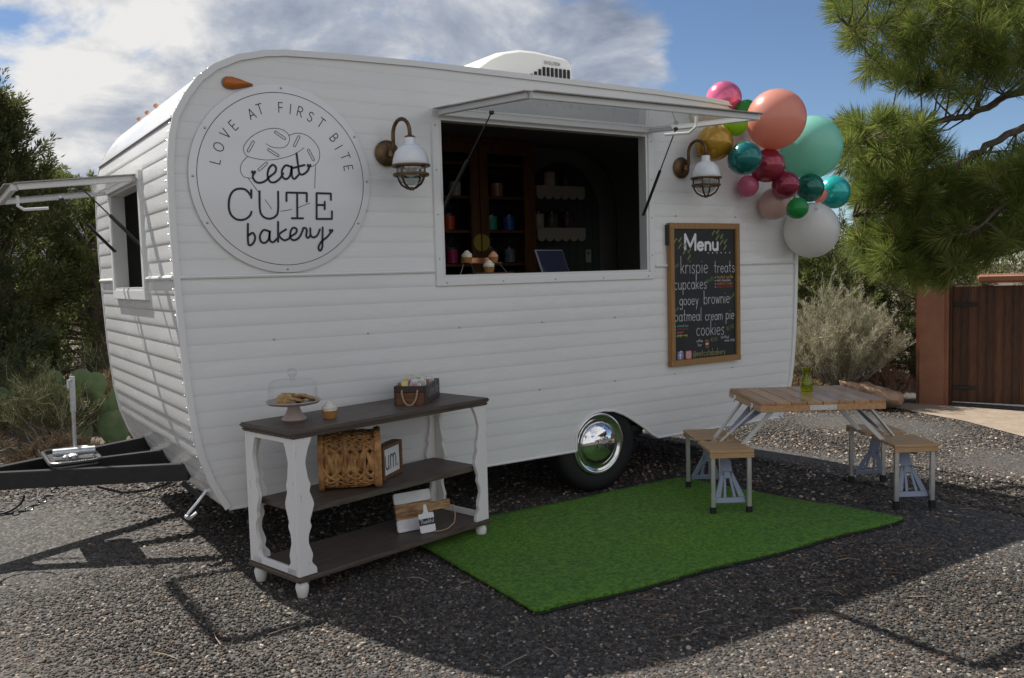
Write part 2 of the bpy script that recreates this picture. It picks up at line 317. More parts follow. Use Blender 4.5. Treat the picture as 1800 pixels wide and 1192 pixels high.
# gravel stones: real pebbles scattered over the yard
def scatter(name, cells, objs, density, smin, smax, label, cat, seed, rot_full=True, zoff=0.):
    V = []; F = []
    for (x, y, s) in cells:
        k = len(V); V += [(a, b, float(gz(a))+zoff) for a, b in ((x,y),(x+s,y),(x+s,y+s),(x,y+s))]; F.append((k,k+1,k+2,k+3))
    me = bpy.data.meshes.new(name); me.from_pydata(V, [], F); o = bpy.data.objects.new(name, me); COL.objects.link(o)
    cl = bpy.data.collections.new(name+'_source')
    for q in objs: cl.objects.link(q)
    ng = bpy.data.node_groups.new(name, 'GeometryNodeTree'); ng.interface.new_socket('Geometry', in_out='INPUT', socket_type='NodeSocketGeometry'); ng.interface.new_socket('Geometry', in_out='OUTPUT', socket_type='NodeSocketGeometry')
    A = ng.nodes.new; gi = A('NodeGroupInput'); gq = A('NodeGroupOutput'); dp = A('GeometryNodeDistributePointsOnFaces'); ip = A('GeometryNodeInstanceOnPoints'); ci = A('GeometryNodeCollectionInfo')
    ci.inputs[0].default_value = cl; ci.inputs['Separate Children'].default_value = True; ci.inputs['Reset Children'].default_value = True
    dp.inputs['Density'].default_value = density; dp.inputs['Seed'].default_value = seed
    rv = A('FunctionNodeRandomValue'); rv.data_type = 'FLOAT_VECTOR'; rv.inputs[0].default_value = (0,0,0) if not rot_full else (-.5,-.5,0); rv.inputs[1].default_value = (.0,.0,6.28) if not rot_full else (.5,.5,6.28)
    rs = A('FunctionNodeRandomValue'); rs.data_type = 'FLOAT'; rs.inputs[2].default_value = smin; rs.inputs[3].default_value = smax; rs.inputs['Seed'].default_value = 5
    l = ng.links.new; l(gi.outputs[0], dp.inputs[0]); l(dp.outputs[0], ip.inputs['Points']); l(ci.outputs[0], ip.inputs['Instance']); ip.inputs['Pick Instance'].default_value = True
    l(rv.outputs[0], ip.inputs['Rotation']); l(rs.outputs[1], ip.inputs['Scale']); l(ip.outputs[0], gq.inputs[0])
    md = o.modifiers.new('scatter', 'NODES'); md.node_group = ng
    return tag(o, label, cat, kind='stuff')
PEB = bpy.data.materials.new('pebble'); PEB.use_nodes = True
t = PEB.node_tree; b = t.nodes['Principled BSDF']; oi = t.nodes.new('ShaderNodeObjectInfo'); rp = t.nodes.new('ShaderNodeValToRGB'); t.links.new(oi.outputs['Random'], rp.inputs[0]); t.links.new(rp.outputs[0], b.inputs['Base Color']); b.inputs['Roughness'].default_value = .85
rp.color_ramp.elements[0].color = (.018,.016,.015,1); rp.color_ramp.elements[1].color = (.46,.42,.37,1)
for p_, c_ in ((.3,(.036,.032,.029,1)),(.6,(.068,.060,.053,1)),(.8,(.115,.100,.086,1)),(.88,(.16,.10,.066,1)),(.95,(.26,.23,.195,1))): rp.color_ramp.elements.new(p_).color = c_
mxp = t.nodes.new('ShaderNodeMix'); mxp.data_type = 'RGBA'; mxp.blend_type = 'MULTIPLY'; mxp.inputs[0].default_value = 1.0
gp = t.nodes.new('ShaderNodeNewGeometry'); npz = t.nodes.new('ShaderNodeTexNoise'); npz.inputs['Scale'].default_value = 1.1; npz.inputs['Detail'].default_value = 5; t.links.new(gp.outputs['Position'], npz.inputs['Vector'])
rpp = t.nodes.new('ShaderNodeValToRGB'); rpp.color_ramp.elements[0].position = .36; rpp.color_ramp.elements[0].color = (.66,.62,.58,1); rpp.color_ramp.elements[1].position = .64; rpp.color_ramp.elements[1].color = (1.25,1.2,1.14,1); t.links.new(npz.outputs[0], rpp.inputs[0])
t.links.new(rp.outputs[0], mxp.inputs[6]); t.links.new(rpp.outputs[0], mxp.inputs[7]); t.links.new(mxp.outputs[2], b.inputs['Base Color'])
pebs = []
for k in range(6):
    bm = bmesh.new(); bmesh.ops.create_icosphere(bm, subdivisions=1, radius=1)
    for v in bm.verts: v.co = Vector((v.co.x*random.uniform(.8,1.2), v.co.y*random.uniform(.6,.95), v.co.z*random.uniform(.42,.62)))*random.uniform(.9,1.1)
    me = bpy.data.meshes.new('pebble'); bm.to_mesh(me); bm.free(); me.materials.append(PEB); me.polygons.foreach_set('use_smooth', [k % 2 == 0]*len(me.polygons))
    pebs.append(bpy.data.objects.new('pebble', me))
near, far = [], []
for i in range(-20, 110):
    for j in range(-46, 40):
        x, y = i*.1, j*.1
        if in_poly(x+.05, y+.05, RUG) or in_poly(x+.05, y+.05, PATH): continue
        dx, dy = x, y+4.893; fwd = dx*.549+dy*.833; lat = dx*.834-dy*.552
        if fwd < 2.0 or abs(lat) > fwd*.64+.3: continue
        (near if fwd < 5.2 else far).append((x, y, .1))
scatter('gravel', near, pebs, 4200, .0035, .0115, 'loose grey and brown gravel stones in the foreground of the yard', 'gravel', 3)
scatter('gravel', near, pebs, 130, .010, .019, 'bigger pebbles lying among the fine gravel in the foreground', 'gravel', 12)
scatter('gravel', far, pebs, 1100, .008, .021, 'loose grey gravel stones further back around and behind the trailer', 'gravel', 4)

# ------------------------------------------------------------------ trailer
TR = thing('camper_trailer', 'white vintage camper trailer with ribbed siding turned into a bakery stand', 'trailer', (3.6,1.14,0))
def T(mb, name, m, smooth=35, bevel=0., parent=TR): 
    off = Vector(TR.location); mb.v = [tuple(Vector(p)-off) for p in mb.v]
    return mb.build(name, m, parent, smooth, bevel)
PROF = [(1.316,.33),(1.24,.479),(1.188,.633),(1.158,.804),(1.142,.972),(1.129,1.139),(1.121,1.324),(1.113,1.52),(1.111,1.624),(1.106,1.8),(1.105,1.942),(1.106,2.083),(1.111,2.214),(1.126,2.345),(1.152,2.449),(1.211,2.556),(1.28,2.649),(1.37,2.724),(1.497,2.787),(1.649,2.826),(1.762,2.841),(2.1,2.856),(2.6,2.868)]
PZ = [p[1] for p in PROF]; PX = [p[0] for p in PROF]; XS = 7.185; WD = 2.28
def xf(z): return float(np.interp(z, PZ, PX))
ARCH = [(3.735,.33),(3.737,.44),(3.77,.50),(3.82,.545),(3.89,.575),(3.98,.587),(4.08,.575),(4.17,.54),(4.25,.494),(4.35,.43),(4.44,.361),(4.50,.33)]
def zb(x): return float(np.interp(x, [a[0] for a in ARCH], [a[1] for a in ARCH])) if 3.735 <= x <= 4.5 else .33
SR = [(0,0),(.04,.0042),(.12,.0078),(.27,.009),(.5,.0072),(.78,.0034),(.95,.0008),(1,0)]
CH = .0907; Z0 = .33
zs = [Z0+CH*i for i in range(15)]; zs[14] = 1.6; zs += [1.6+CH*i for i in range(1,15)]; zs[-1] = 2.868
for i in range(28):
    za, zb_ = zs[i], zs[i+1]
    hole = 1.505 < (za+zb_)/2 < 2.6
    segs = [(None, 2.69), (4.46, None)] if hole else [(None, None)]; amp = .12 if za > 1.59 else .20
    for sa, sb in segs:
        mb = MB(); cols = []
        us = sorted(set(np.linspace(0, 1, 40).tolist()))
        def xr(z): return XS - xf(z)
        xl0 = sa if sa else None; xl1 = sb if sb else None
        low = za < .6
        if low: grid_x = sorted(set(np.linspace(1.18, 6.01, 74).tolist() + [a[0] for a in ARCH] + [3.734, 4.501]))
        rows = []
        if not low:
            for s_, off in SR:
                z = za + (zb_-za)*s_; a_ = xl0 if xl0 else xf(z); b_ = xl1 if xl1 else xr(z)
                rows.append([(a_+(b_-a_)*u, -off*amp, z) for u in us])
            k = len(us); vs_ = [p for r in rows for p in r]
            mb.add(vs_, [(r*k+c, r*k+c+1, (r+1)*k+c+1, (r+1)*k+c) for r in range(len(SR)-1) for c in range(k-1)])
        else:
            gxs = [g for g in grid_x]
            for s_, off in SR:
                row = []
                for g in gxs:
                    z_lo = max(za, zb(g)); z = z_lo + (max(zb_, z_lo)-z_lo)*s_; x = min(max(g, xf(z)), xr(z)); so_ = np.interp((z-za)/(zb_-za), [q[0] for q in SR], [q[1] for q in SR])
                    row.append((x, -float(so_)*amp, z))
                rows.append(row)
            k = len(gxs); fs = []
            for r in range(len(SR)-1):
                for c in range(k-1):
                    if zb(gxs[c]) >= zb_-1e-4 and zb(gxs[c+1]) >= zb_-1e-4: continue
                    if gxs[c+1] <= xf(zb_) or gxs[c] >= xr(zb_): continue
                    fs.append((r*k+c, r*k+c+1, (r+1)*k+c+1, (r+1)*k+c))
            mb.add([p for r in rows for p in r], fs)
        T(mb, 'siding_panel', PAINT, 50)
# front siding
def pn(z):
    d = .02; tx = xf(z+d)-xf(z-d); n = Vector((-(2*d), 0, tx)); return n.normalized()
for i in range(24):
    za, zb_ = zs[i], min(zs[i+1], 2.431)
    if za >= 2.43: break
    hole = 1.505 < (za+zb_)/2 < 2.235
    for ya, yb in (((0, .70), (1.66, WD)) if hole else ((0, WD),)):
        mb = MB(); k = 8
        for s_, off in SR:
            z = za+(zb_-za)*s_; n = pn(z)
            for c in range(k): mb.v.append((xf(z)+n.x*off*.42, ya+(yb-ya)*c/(k-1), z+n.z*off*.42))
        mb.f += [(r*k+c, r*k+c+1, (r+1)*k+c+1, (r+1)*k+c) for r in range(len(SR)-1) for c in range(k-1)]
        T(mb, 'front_siding_panel', PAINT, 50)
# roof, rear and far side
def sweep(pts, y0, y1, ny_=6):
    mb = MB(); k = ny_
    for x, z in pts:
        for c in range(k): mb.v.append((x, y0+(y1-y0)*c/(k-1), z))
    mb.f += [(r*k+c, r*k+c+1, (r+1)*k+c+1, (r+1)*k+c) for r in range(len(pts)-1) for c in range(k-1)]; return mb
def fine(p):
    q = []
    for i in range(len(p)-1):
        for t_ in np.linspace(0,1,5,endpoint=False): q.append((p[i][0]+(p[i+1][0]-p[i][0])*t_, p[i][1]+(p[i+1][1]-p[i][1])*t_))
    return q+[p[-1]]
roofp = [(xf(2.428), 2.428)] + [p for p in PROF if p[1] > 2.44]
full = fine(roofp) + [(XS-x, z) for x, z in reversed(fine(roofp))]
T(sweep([(x-.004 if x < 1.3 else x, z+.004) for x, z in full], -.004, WD), 'roof', PAINT, 60)
rw = [(XS-p[0], p[1]) for p in PROF if p[1] < 2.45]
for ya, yb, za, zb_ in ((0,.7,0,9),(1.66,WD,0,9),(.7,1.66,0,1.51),(.7,1.66,2.235,9)):
    pts = [p for p in fine(rw) if za <= p[1] <= zb_]
    T(sweep(pts, ya, yb, 3), 'rear_wall', PAINT)
fwp = PROF + [(XS-x, z) for x, z in reversed(PROF)]
mb = MB(); mb.add([(x, WD, z) for x, z in fwp], [tuple(range(len(fwp)))]); T(mb, 'far_wall', PAINT)
# seam, belt trim, corner mouldings
T(MB().bar((xf(2.431)-.004, 0, 2.431), (xf(2.431)-.004, WD, 2.431), .014, .012, (1,0,.3)), 'roof_seam', mat('seam_sealant', (.16,.16,.2), .5))
for a, b_ in ((1.13, 2.66), (4.49, 6.07)): T(MB().tube([(a, -.006, 1.603), (b_, -.006, 1.603)], .011, 8), 'belt_trim', TRIM)
for a, b_ in ((.0, .66), (1.70, WD)): T(MB().tube([(1.104, a, 1.603), (1.104, b_, 1.603)], .013, 8), 'front_belt_trim', TRIM)
def corner(y, sgn, mirror):
    pts = fine(PROF); pts = pts + ([(XS-x, z) for x, z in reversed(pts)] if mirror else []); mb = MB(); n = len(pts)
    for i, (x, z) in enumerate(pts):
        a = Vector((pts[min(i+1,n-1)][0]-pts[max(i-1,0)][0], 0, pts[min(i+1,n-1)][1]-pts[max(i-1,0)][1])).normalized(); q = Vector((a.z, 0, -a.x))
        for d, yy in ((-.008, 0), (-.008, .014*sgn), (.026, .014*sgn), (.026, 0)): mb.v.append(tuple(Vector((x, y+yy, z)) + q*d))
    for i in range(n-1):
        for c in range(4): mb.f.append((i*4+c, i*4+(c+1)%4, (i+1)*4+(c+1)%4, (i+1)*4+c))
    return mb
T(corner(-.001, -1, True), 'corner_moulding', TRIM, 40); T(corner(WD, 1, True), 'corner_moulding', TRIM, 40)
mb = MB(); pts = fine(PROF)
for i in range(2, len(pts)-8, 2): mb.lathe([(.006,0),(.004,.003),(0,.0045)], (pts[i][0]-.009, .02, pts[i][1]), 6, Matrix.Rotation(-PI/2, 3, 'Y'))
tag(T(mb, 'moulding_screws', SCREW), kind='stuff')
mb = MB()
for x in np.arange(1.6, 5.9, .62):
    for z in (.79, 1.245, 1.97):
        if 2.6 < x < 4.55 and z > 1.5: continue
        mb.lathe([(.006,-.002),(.005,.003),(0,.005)], (x+random.uniform(-.03,.03), -.006, z), 6, Matrix.Rotation(PI/2, 3, 'X'))
tag(T(mb, 'siding_screws', SCREW), kind='stuff')
# skirt lip and wheel arch lip
mb = MB(); mb.tube([(1.33,-.004,.328),(3.733,-.004,.328)], .008, 6); mb.tube([(x,-.004,z) for x, z in ARCH], .009, 6); mb.tube([(4.5,-.004,.328),(5.86,-.004,.328)], .008, 6)
T(mb, 'skirt_lip', TRIM)
mb = MB(); mb.bb(1.36,5.83,.03,WD-.02,.40,.44); T(mb, 'underfloor', BLACKM)
mb = MB(); mb.bb(3.62,4.62,.30,.32,.3,.75); mb.bb(3.62,4.62,.02,.31,.72,.74); mb.bb(3.60,3.62,.02,.31,.36,.74); mb.bb(4.62,4.64,.02,.31,.36,.74); T(mb, 'wheel_well', BLACKM)
# interior lining
LIN = mat('interior_lining', (.16,.155,.145), .6); LINW = mat('interior_wood', (.085,.032,.012), .45, noise=5, col2=(.14,.055,.02), stretch=(6,6,1))
lp = [(1.36,.46),(1.24,.8),(1.19,1.2),(1.165,1.53),(1.165,2.17),(1.2,2.42),(1.3,2.6),(1.5,2.74),(1.8,2.79)]
for mir in (0, 1):
    pp = [((XS-x) if mir else x, z) for x, z in lp]
    T(sweep([p for p in pp if p[1] <= 1.54], .06, WD-.06, 2), 'interior_panel', LIN); T(sweep([p for p in pp if p[1] >= 2.1], .06, WD-.06, 2), 'interior_panel', LIN)
    T(sweep([p for p in pp if 1.5 < p[1] < 2.2], .06, .72, 2), 'interior_panel', LIN); T(sweep([p for p in pp if 1.5 < p[1] < 2.2], 1.64, WD-.06, 2), 'interior_panel', LIN if mir else LINW)
mb = MB(); mb.bb(1.79,XS-1.79,.06,WD-.06,2.785,2.80); T(mb, 'ceiling', LIN)
mb = MB(); mb.bb(1.3,5.85,.05,WD-.05,.455,.47); T(mb, 'floor', LINW)
lpf = lp + [(XS-x, z) for x, z in reversed(lp)]
mb = MB(); mb.add([(x, WD-.05, z) for x, z in lpf], [tuple(range(len(lpf)))]); T(mb, 'back_lining', LIN)
def lpoly(x0, x1, z0, z1):
    zz = sorted(set([z0, z1] + [p[1] for p in lp if z0 < p[1] < z1])); xl = lambda z: max(x0, float(np.interp(z, [p[1] for p in lp], [p[0] for p in lp]))); xr_ = lambda z: min(x1, XS-float(np.interp(z, [p[1] for p in lp], [p[0] for p in lp])))
    return [(xr_(z), z) for z in zz] + [(xl(z), z) for z in reversed(zz)]
for q_ in ((1.,2.70,.46,2.79),(4.43,6.2,.46,2.79),(2.70,4.43,.46,1.54),(2.70,4.43,2.56,2.79)): mb = MB(); mb.prism(lpoly(*q_), (0,.045,0), (1,0,0), (0,0,1), (0,.012,0)); T(mb, 'side_lining', LIN)
# window frames
def frame(mb, x0, x1, z0, z1, wdt, f):   # f maps (u, v, out) to a point
    for (a0, a1, b0, b1) in ((x0,x1,z0,z0+wdt),(x0,x1,z1-wdt,z1),(x0,x0+wdt,z0+wdt,z1-wdt),(x1-wdt,x1,z0+wdt,z1-wdt)):
        P = [f(a, b_, d) for d in (0, 1) for a, b_ in ((a0,b0),(a1,b0),(a1,b1),(a0,b1))]
        mb.add(P, [(0,1,2,3),(4,5,6,7),(0,1,5,4),(1,2,6,5),(2,3,7,6),(3,0,4,7)])
mb = MB(); frame(mb, 2.667, 4.487, 1.510, 2.602, .05, lambda u, v, d: (u, -.016 if d else .03, v)); fr_side = T(mb, 'window_frame', TRIM, 35, .003)
mb = MB(); frame(mb, 2.714, 4.440, 1.556, 2.556, .022, lambda u, v, d: (u, -.008 if d else .07, v)); T(mb, 'window_track', ALUW, 35)
mb = MB()
for x in np.linspace(2.74, 4.42, 5):
    for z in (1.53,): mb.lathe([(.006,0),(.004,.003),(0,.004)], (x, -.016, z), 6, Matrix.Rotation(PI/2,3,'X'))
for z in np.linspace(1.68, 2.5, 4):
    for x in (2.692, 4.463): mb.lathe([(.006,0),(.004,.003),(0,.004)], (x, -.016, z), 6, Matrix.Rotation(PI/2,3,'X'))
tag(T(mb, 'frame_screws', SCREW), kind='stuff')
mb = MB(); frame(mb, .66, 1.70, 1.478, 2.238, .06, lambda u, v, d: (1.088 if d else 1.15, u, v)); T(mb, 'front_window_frame', TRIM, 35, .003)
mb = MB(); frame(mb, .715, 1.645, 1.533, 2.183, .02, lambda u, v, d: (1.095 if d else 1.18, u, v)); T(mb, 'front_window_track', ALUW)
mb = MB(); frame(mb, .66, 1.70, 1.478, 2.238, .06, lambda u, v, d: (XS-1.088 if d else XS-1.15, u, v)); T(mb, 'rear_window_frame', TRIM)
# awning hatches
def awning(h0, h1, o0, o1, nrm, strut_pairs, handle, name='awning'):
    h0, h1, o0, o1 = [Vector(p) for p in (h0,h1,o0,o1)]; mb = MB()
    for a, b_ in ((h0,h1),(o0,o1)): mb.bar(a, b_, .032, .036, nrm)
    for a, b_ in ((h0,o0),(h1,o1)): d = (b_-a).normalized()*.018; mb.bar(a+d, b_-d, .036, .034, nrm)
    fr = T(mb, name, ALUW, 35, .003)
    n = Vector(nrm).normalized(); mb = MB(); ex = .025
    c = (h0+h1+o0+o1)/4; q = [p + (p-c).normalized()*ex + n*.021 for p in (h0,h1,o1,o0)]
    mb.add(q+[p+n*.006 for p in q], [(0,1,2,3),(7,6,5,4),(0,1,5,4),(1,2,6,5),(2,3,7,6),(3,0,4,7)]); mb.v = [tuple(Vector(p)-0*n) for p in mb.v]
    inner = [c + (p-c)*.985 for p in (h0,h1,o1,o0)]
    mbg = MB(); mbg.add([p-n*.004 for p in inner], [(0,1,2,3)]); T(mbg, 'pane', WGLASS, parent=fr)
    # thin dark weather edge round the outside of the frame
    mb = MB(); 
    for a, b_ in ((h0,h1),(o0,o1),(h0,o0),(h1,o1)): 
        m_ = (a+b_)/2-c; m_.normalize(); mb.bar(a+m_*.02+n*.02, b_+m_*.02+n*.02, .05, .006, nrm)
    T(mb, 'weather_edge', mat('edge_metal', (.30,.29,.27), .4, .5), parent=fr)
    mb = MB(); mb.tube(handle, .009, 8); T(mb, 'handle', TRIM, parent=fr)
    for a, b_ in strut_pairs:
        a, b_ = Vector(a), Vector(b_); mid = a.lerp(b_, .47); mb = MB(); mb.tube([a, mid], .0045, 6); mb.tube([mid, b_], .0105, 8); mb.lathe([(0,-.015),(.016,-.008),(.016,.008),(0,.015)], a, 8); mb.lathe([(0,-.012),(.013,-.006),(.013,.006),(0,.012)], b_, 8)
        T(mb, 'gas_strut', BLACKM, parent=fr)
    return fr
sa = awning((2.715,-.03,2.575),(4.445,-.03,2.575),(2.70,-1.03,2.50),(4.44,-1.03,2.512),(0,-.07,1),
    [((2.86,-.40,2.525),(2.74,.02,1.98)),((4.36,-.38,2.53),(4.415,.02,1.98))],
    [(3.95,-.98,2.49),(3.95,-.98,2.43),(3.95,-.92,2.40),(3.86,-.80,2.40)])
fa = awning((1.085,.745,2.195),(1.085,1.70,2.195),(.455,.74,2.125),(.455,1.71,2.12),(-.11,0,1),
    [((.80,.80,2.14),(1.10,.735,1.80)),((.80,1.64,2.14),(1.10,1.63,1.80))],
    [(.50,1.10,2.11),(.50,1.10,2.05),(.53,1.10,2.03),(.66,1.10,2.04)])
ra = awning((XS-1.085,.745,2.195),(XS-1.085,1.70,2.195),(XS-.455,.74,2.125),(XS-.455,1.71,2.12),(.11,0,1),
    [((XS-.80,.80,2.14),(XS-1.10,.735,1.80)),((XS-.80,1.64,2.14),(XS-1.10,1.63,1.80))], [(XS-.50,1.10,2.11),(XS-.50,1.10,2.05),(XS-.66,1.10,2.04)])
# lights
mb = MB(); poly = [(1.41,0),(1.417,.018),(1.435,.028),(1.465,.029),(1.50,.022),(1.54,.010),(1.567,.003),(1.567,-.003),(1.54,-.012),(1.50,-.022),(1.465,-.029),(1.435,-.028),(1.417,-.018)]
def dome(mb, poly, z0, y0, hgt, grow):
    cx = sum(p[0] for p in poly)/len(poly); n = len(poly); k0 = len(mb.v)
    for sc, d in ((1+grow,0),(1.,.35),(.8,.8),(.45,1.)): mb.v += [(cx+(p[0]-cx)*sc, y0-hgt*d, z0+p[1]*sc) for p in poly]
    for r in range(3):
        for i in range(n): mb.f.append((k0+r*n+i, k0+r*n+(i+1)%n, k0+(r+1)*n+(i+1)%n, k0+(r+1)*n+i))
    mb.f.append(tuple(k0+3*n+i for i in range(n)))
dome(mb, [(p[0], p[1]*1.02) for p in poly], 2.640, -.012, .026, 0.); ml = T(mb, 'marker_light', MARKER, 50)
mb = MB(); dome(mb, [((p[0]-1.48)*1.09+1.48, p[1]*1.2) for p in poly], 2.640, -.002, .011, 0.); T(mb, 'light_base', mat('light_base', (.25,.22,.2), .4), parent=ml)
for y_, x_, z_ in ((1.55,1.30,2.668),(1.29,1.30,2.668),(1.03,1.30,2.668)):
    mb = MB(); mb.lathe([(.018,-.004),(.016,.008),(.014,.012)], (x_,y_,z_), 12, Matrix.Rotation(-.75,3,'Y')); lb = T(mb, 'clearance_light', TRIM)
    mb = MB(); mb.lathe([(.0145,.012),(.014,.024),(.009,.030),(0,.032)], (x_,y_,z_), 12, Matrix.Rotation(-.75,3,'Y')); T(mb, 'lens', mat('orange_lens', (.75,.28,.10), .2, coat=.5), parent=lb)
# roof air conditioner
mb = MB(); acp = [(3.30,2.868),(3.34,2.93),(3.44,3.02),(3.56,3.10),(3.70,3.16),(3.86,3.192),(4.02,3.196),(4.30,3.176),(4.36,3.165),(4.39,3.14),(4.395,3.10),(4.40,2.868)]
acp = [(3.19+(x-3.30)*.9, z) for x, z in acp]; n = len(acp); ysl = [(.50,.955,.90),(.53,.985,.97),(.60,1.,1.),(1.0,1.,1.01),(1.40,1.,1.),(1.47,.985,.97),(1.50,.955,.90)]
for y_, sx_, sz_ in ysl:
    for x, z in acp: mb.v.append((3.69+(x-3.69)*sx_, y_, 2.868+(z-2.868)*sz_))
for r in range(len(ysl)-1):
    for i in range(n-1): mb.f.append((r*n+i, r*n+i+1, (r+1)*n+i+1, (r+1)*n+i))
mb.f.append(tuple(range(n))); mb.f.append(tuple((len(ysl)-1)*n+i for i in range(n))[::-1])
ac = T(mb, 'air_conditioner', mat('ac_plastic', (.80,.79,.75), .3), 40)
mb = MB()
for k in range(13):
    x = 3.66+k*.0375; h_ = min(.17, .03+k*.022); zt = min(3.075, 2.955+k*.02)
    mb.bb(x, x+.018, .488, .504, zt-h_, zt)
T(mb, 'vent_slots', mat('vent_dark', (.01,.01,.01), .6), parent=ac)
mb = MB(); write(mb, 'EVOLUTION', (3.90,3.098), (4.04,3.096), .0035, (0,.497,0), (1,0,0), (0,0,1), (0,-1,0), .004); T(mb, 'lettering', mat('grey_print', (.2,.2,.2), .6), parent=ac)
# wheel
whx, why, whz = 3.955, .085, .348
RX = Matrix.Rotation(PI/2, 3, 'X')
mb = MB(); mb.lathe([(.215,-.085),(.25,-.10),(.30,-.10),(.335,-.085),(.347,-.05),(.348,0),(.347,.05),(.335,.085),(.30,.10),(.25,.10),(.215,.085)], (whx, why+.03, whz), 48, RX); wheel = T(mb, 'wheel', RUBBER, 50)
mb = MB(); mb.lathe([(.222,.088),(.224,.098),(.212,.106),(.19,.098),(.175,.085),(.160,.082),(.157,.07)], (whx, why+.03, whz), 48, RX); T(mb, 'rim_ring', mat('steel_ring', (.75,.75,.75), .12, 1.), 60, parent=wheel)
mb = MB(); mb.lathe([(.162,.07),(.160,.088),(.15,.103),(.13,.119),(.10,.134),(.06,.145),(.03,.149),(0,.150)], (whx, why+.03, whz), 48, RX); T(mb, 'hubcap', CHROME, 80, parent=wheel)
# tongue
AY = 1.14
mb = MB(); mb.bar((1.26,.555,.452),(.16,1.125,.452), .055, .10); mb.bar((1.26,1.725,.452),(.16,1.155,.452), .055, .10); mb.bar((1.28,AY,.452),(.62,AY,.452), .055, .092)
tong = T(mb, 'tow_frame', BLACKM, 35, .004)
mb = MB(); mb.bar((.30,AY,.49),(-.10,AY,.50), .09, .07); mb.lathe([(0,-.05),(.05,-.045),(.062,0),(.05,.04),(0,.05)], (-.12,AY,.50), 14); T(mb, 'coupler', mat('coupler_steel', (.10,.11,.12), .4, .6), parent=tong)
mb = MB()
def rrect(cx, cy, w_, d_, r_, n_=5): 
    P = []
    for sx_, sy_, a0 in ((1,1,0),(-1,1,90),(-1,-1,180),(1,-1,270)): P += [(cx+sx_*(w_/2-r_)+r_*math.cos(R(a0+90*i/n_)), cy+sy_*(d_/2-r_)+r_*math.sin(R(a0+90*i/n_))) for i in range(n_+1)]
    return P
mb.prism(rrect(.70,AY,.26,.50,.06), (0,0,.505), (1,0,0), (0,1,0), (0,0,.012)); tray = T(mb, 'tank_tray', mat('tray_metal', (.42,.42,.42), .25, .9, noise=30, col2=(.2,.2,.2)), parent=tong)
mb = MB(); mb.tube([(x,y,.53) for x,y in rrect(.70,AY,.27,.52,.06)], .014, 8, closed=True); T(mb, 'tray_rim', BLACKM, parent=tong)
mb = MB(); mb.tube([(.60,AY-.02,.56),(.83,AY-.06,.56)], .026, 14); mb.tube([(.725,AY,.56),(.728,AY,.80)], .011, 8); mb.tube([(.728,AY,.80),(.732,AY,1.02)], .016, 8); mb.lathe([(.03,0),(.03,.02),(.012,.03)], (.70,AY-.09,.53), 10); mb.lathe([(.022,0),(.022,.02),(.01,.03)], (.66,AY-.12,.53), 10)
T(mb, 'tongue_jack', GALV, parent=tong)
mb = MB(); mb.tube([(.28+.13*math.cos(a), .80+.16*math.sin(a)*.3, .40-.10*abs(math.sin(a))) for a in np.linspace(0, PI, 12)], .007, 6); T(mb, 'breakaway_cable', RUBBER, parent=tong); mb = MB(); mb.tube([(1.16,.56,.40),(1.02,.60,.365),(.90,.66,.36),(.78,.73,.40)], .007, 6); T(mb, 'breakaway_cable', RUBBER, parent=tong)
mb = MB()
for k in range(16):
    u = k/15; cx, cy, cz = .62-.52*u, .98+.10*u, .39-.14*math.sin(PI*u); rt_ = Matrix.Rotation(.2,3,'Z') @ Matrix.Rotation(PI/2*(k % 2),3,'X')
    mb.tube([tuple(Vector((cx,cy,cz)) + rt_ @ Vector((.024*math.cos(a), .013*math.sin(a), 0))) for a in np.linspace(0,2*PI,10,endpoint=False)], .0038, 5, closed=True)
tag(T(mb, 'safety_chain', BLACKM, parent=tong), kind='stuff')
mb = MB(); mb.tube([(.732,AY,1.0),(.70,AY-.06,1.0),(.70,AY-.06,.955)], .007, 6); T(mb, 'jack_crank', GALV, parent=tong)
mb = MB(); mb.bar((1.18,1.655,.452),(.98,1.553,.452), .004, .05); T(mb, 'data_plate', mat('data_plate', (.45,.45,.42), .5), parent=tong)
mb = MB(); mb.tube([(1.30,.30,.39),(1.24,.30,.32),(1.185,.30,.265),(1.172,.30,.243),(1.19,.30,.232),(1.23,.30,.26)], .011, 8); mb.tube([(1.176,.28,.244),(1.176,.32,.244)], .013, 8); T(mb, 'stabiliser_jack', GALV)
mb = MB(); mb.bar((1.19,.44,.42),(1.30,.40,.30), .02, .03); T(mb, 'chassis_bracket', BLACKM)

# inside the trailer
mb = MB(); mb.bb(2.60,4.60,.075,.55,1.515,1.55); T(mb, 'counter', mat('counter_top', (.10,.06,.035), .4))
cabt = thing('display_cabinet', 'dark brown wooden cabinet with glass doors inside the trailer behind the serving window', 'cabinet', (4.3,2.1,.47))
def TC(mb, name, m, parent=cabt, **k): return mb.build(name, m, parent, world=(parent.parent is None), **k)
def sub(mb, name, m, root, parent):
    off = Vector(root.location); mb.v = [tuple(Vector(p)-off) for p in mb.v]; return mb.build(name, m, parent)
mb = MB(); mb.bb(3.56,4.74,2.19,2.205,.48,2.77); TC(mb, 'back_panel', mat('cab_back', (.012,.013,.018), .5))
for x in (3.57, 4.73): mb = MB(); mb.bb(x-.02,x+.02,1.86,2.19,.48,2.77); TC(mb, 'side_panel', LINW)
for z in (1.66,1.955,2.255,2.55): mb = MB(); mb.bb(3.595,4.705,1.90,2.18,z-.012,z+.012); TC(mb, 'shelf', LINW)
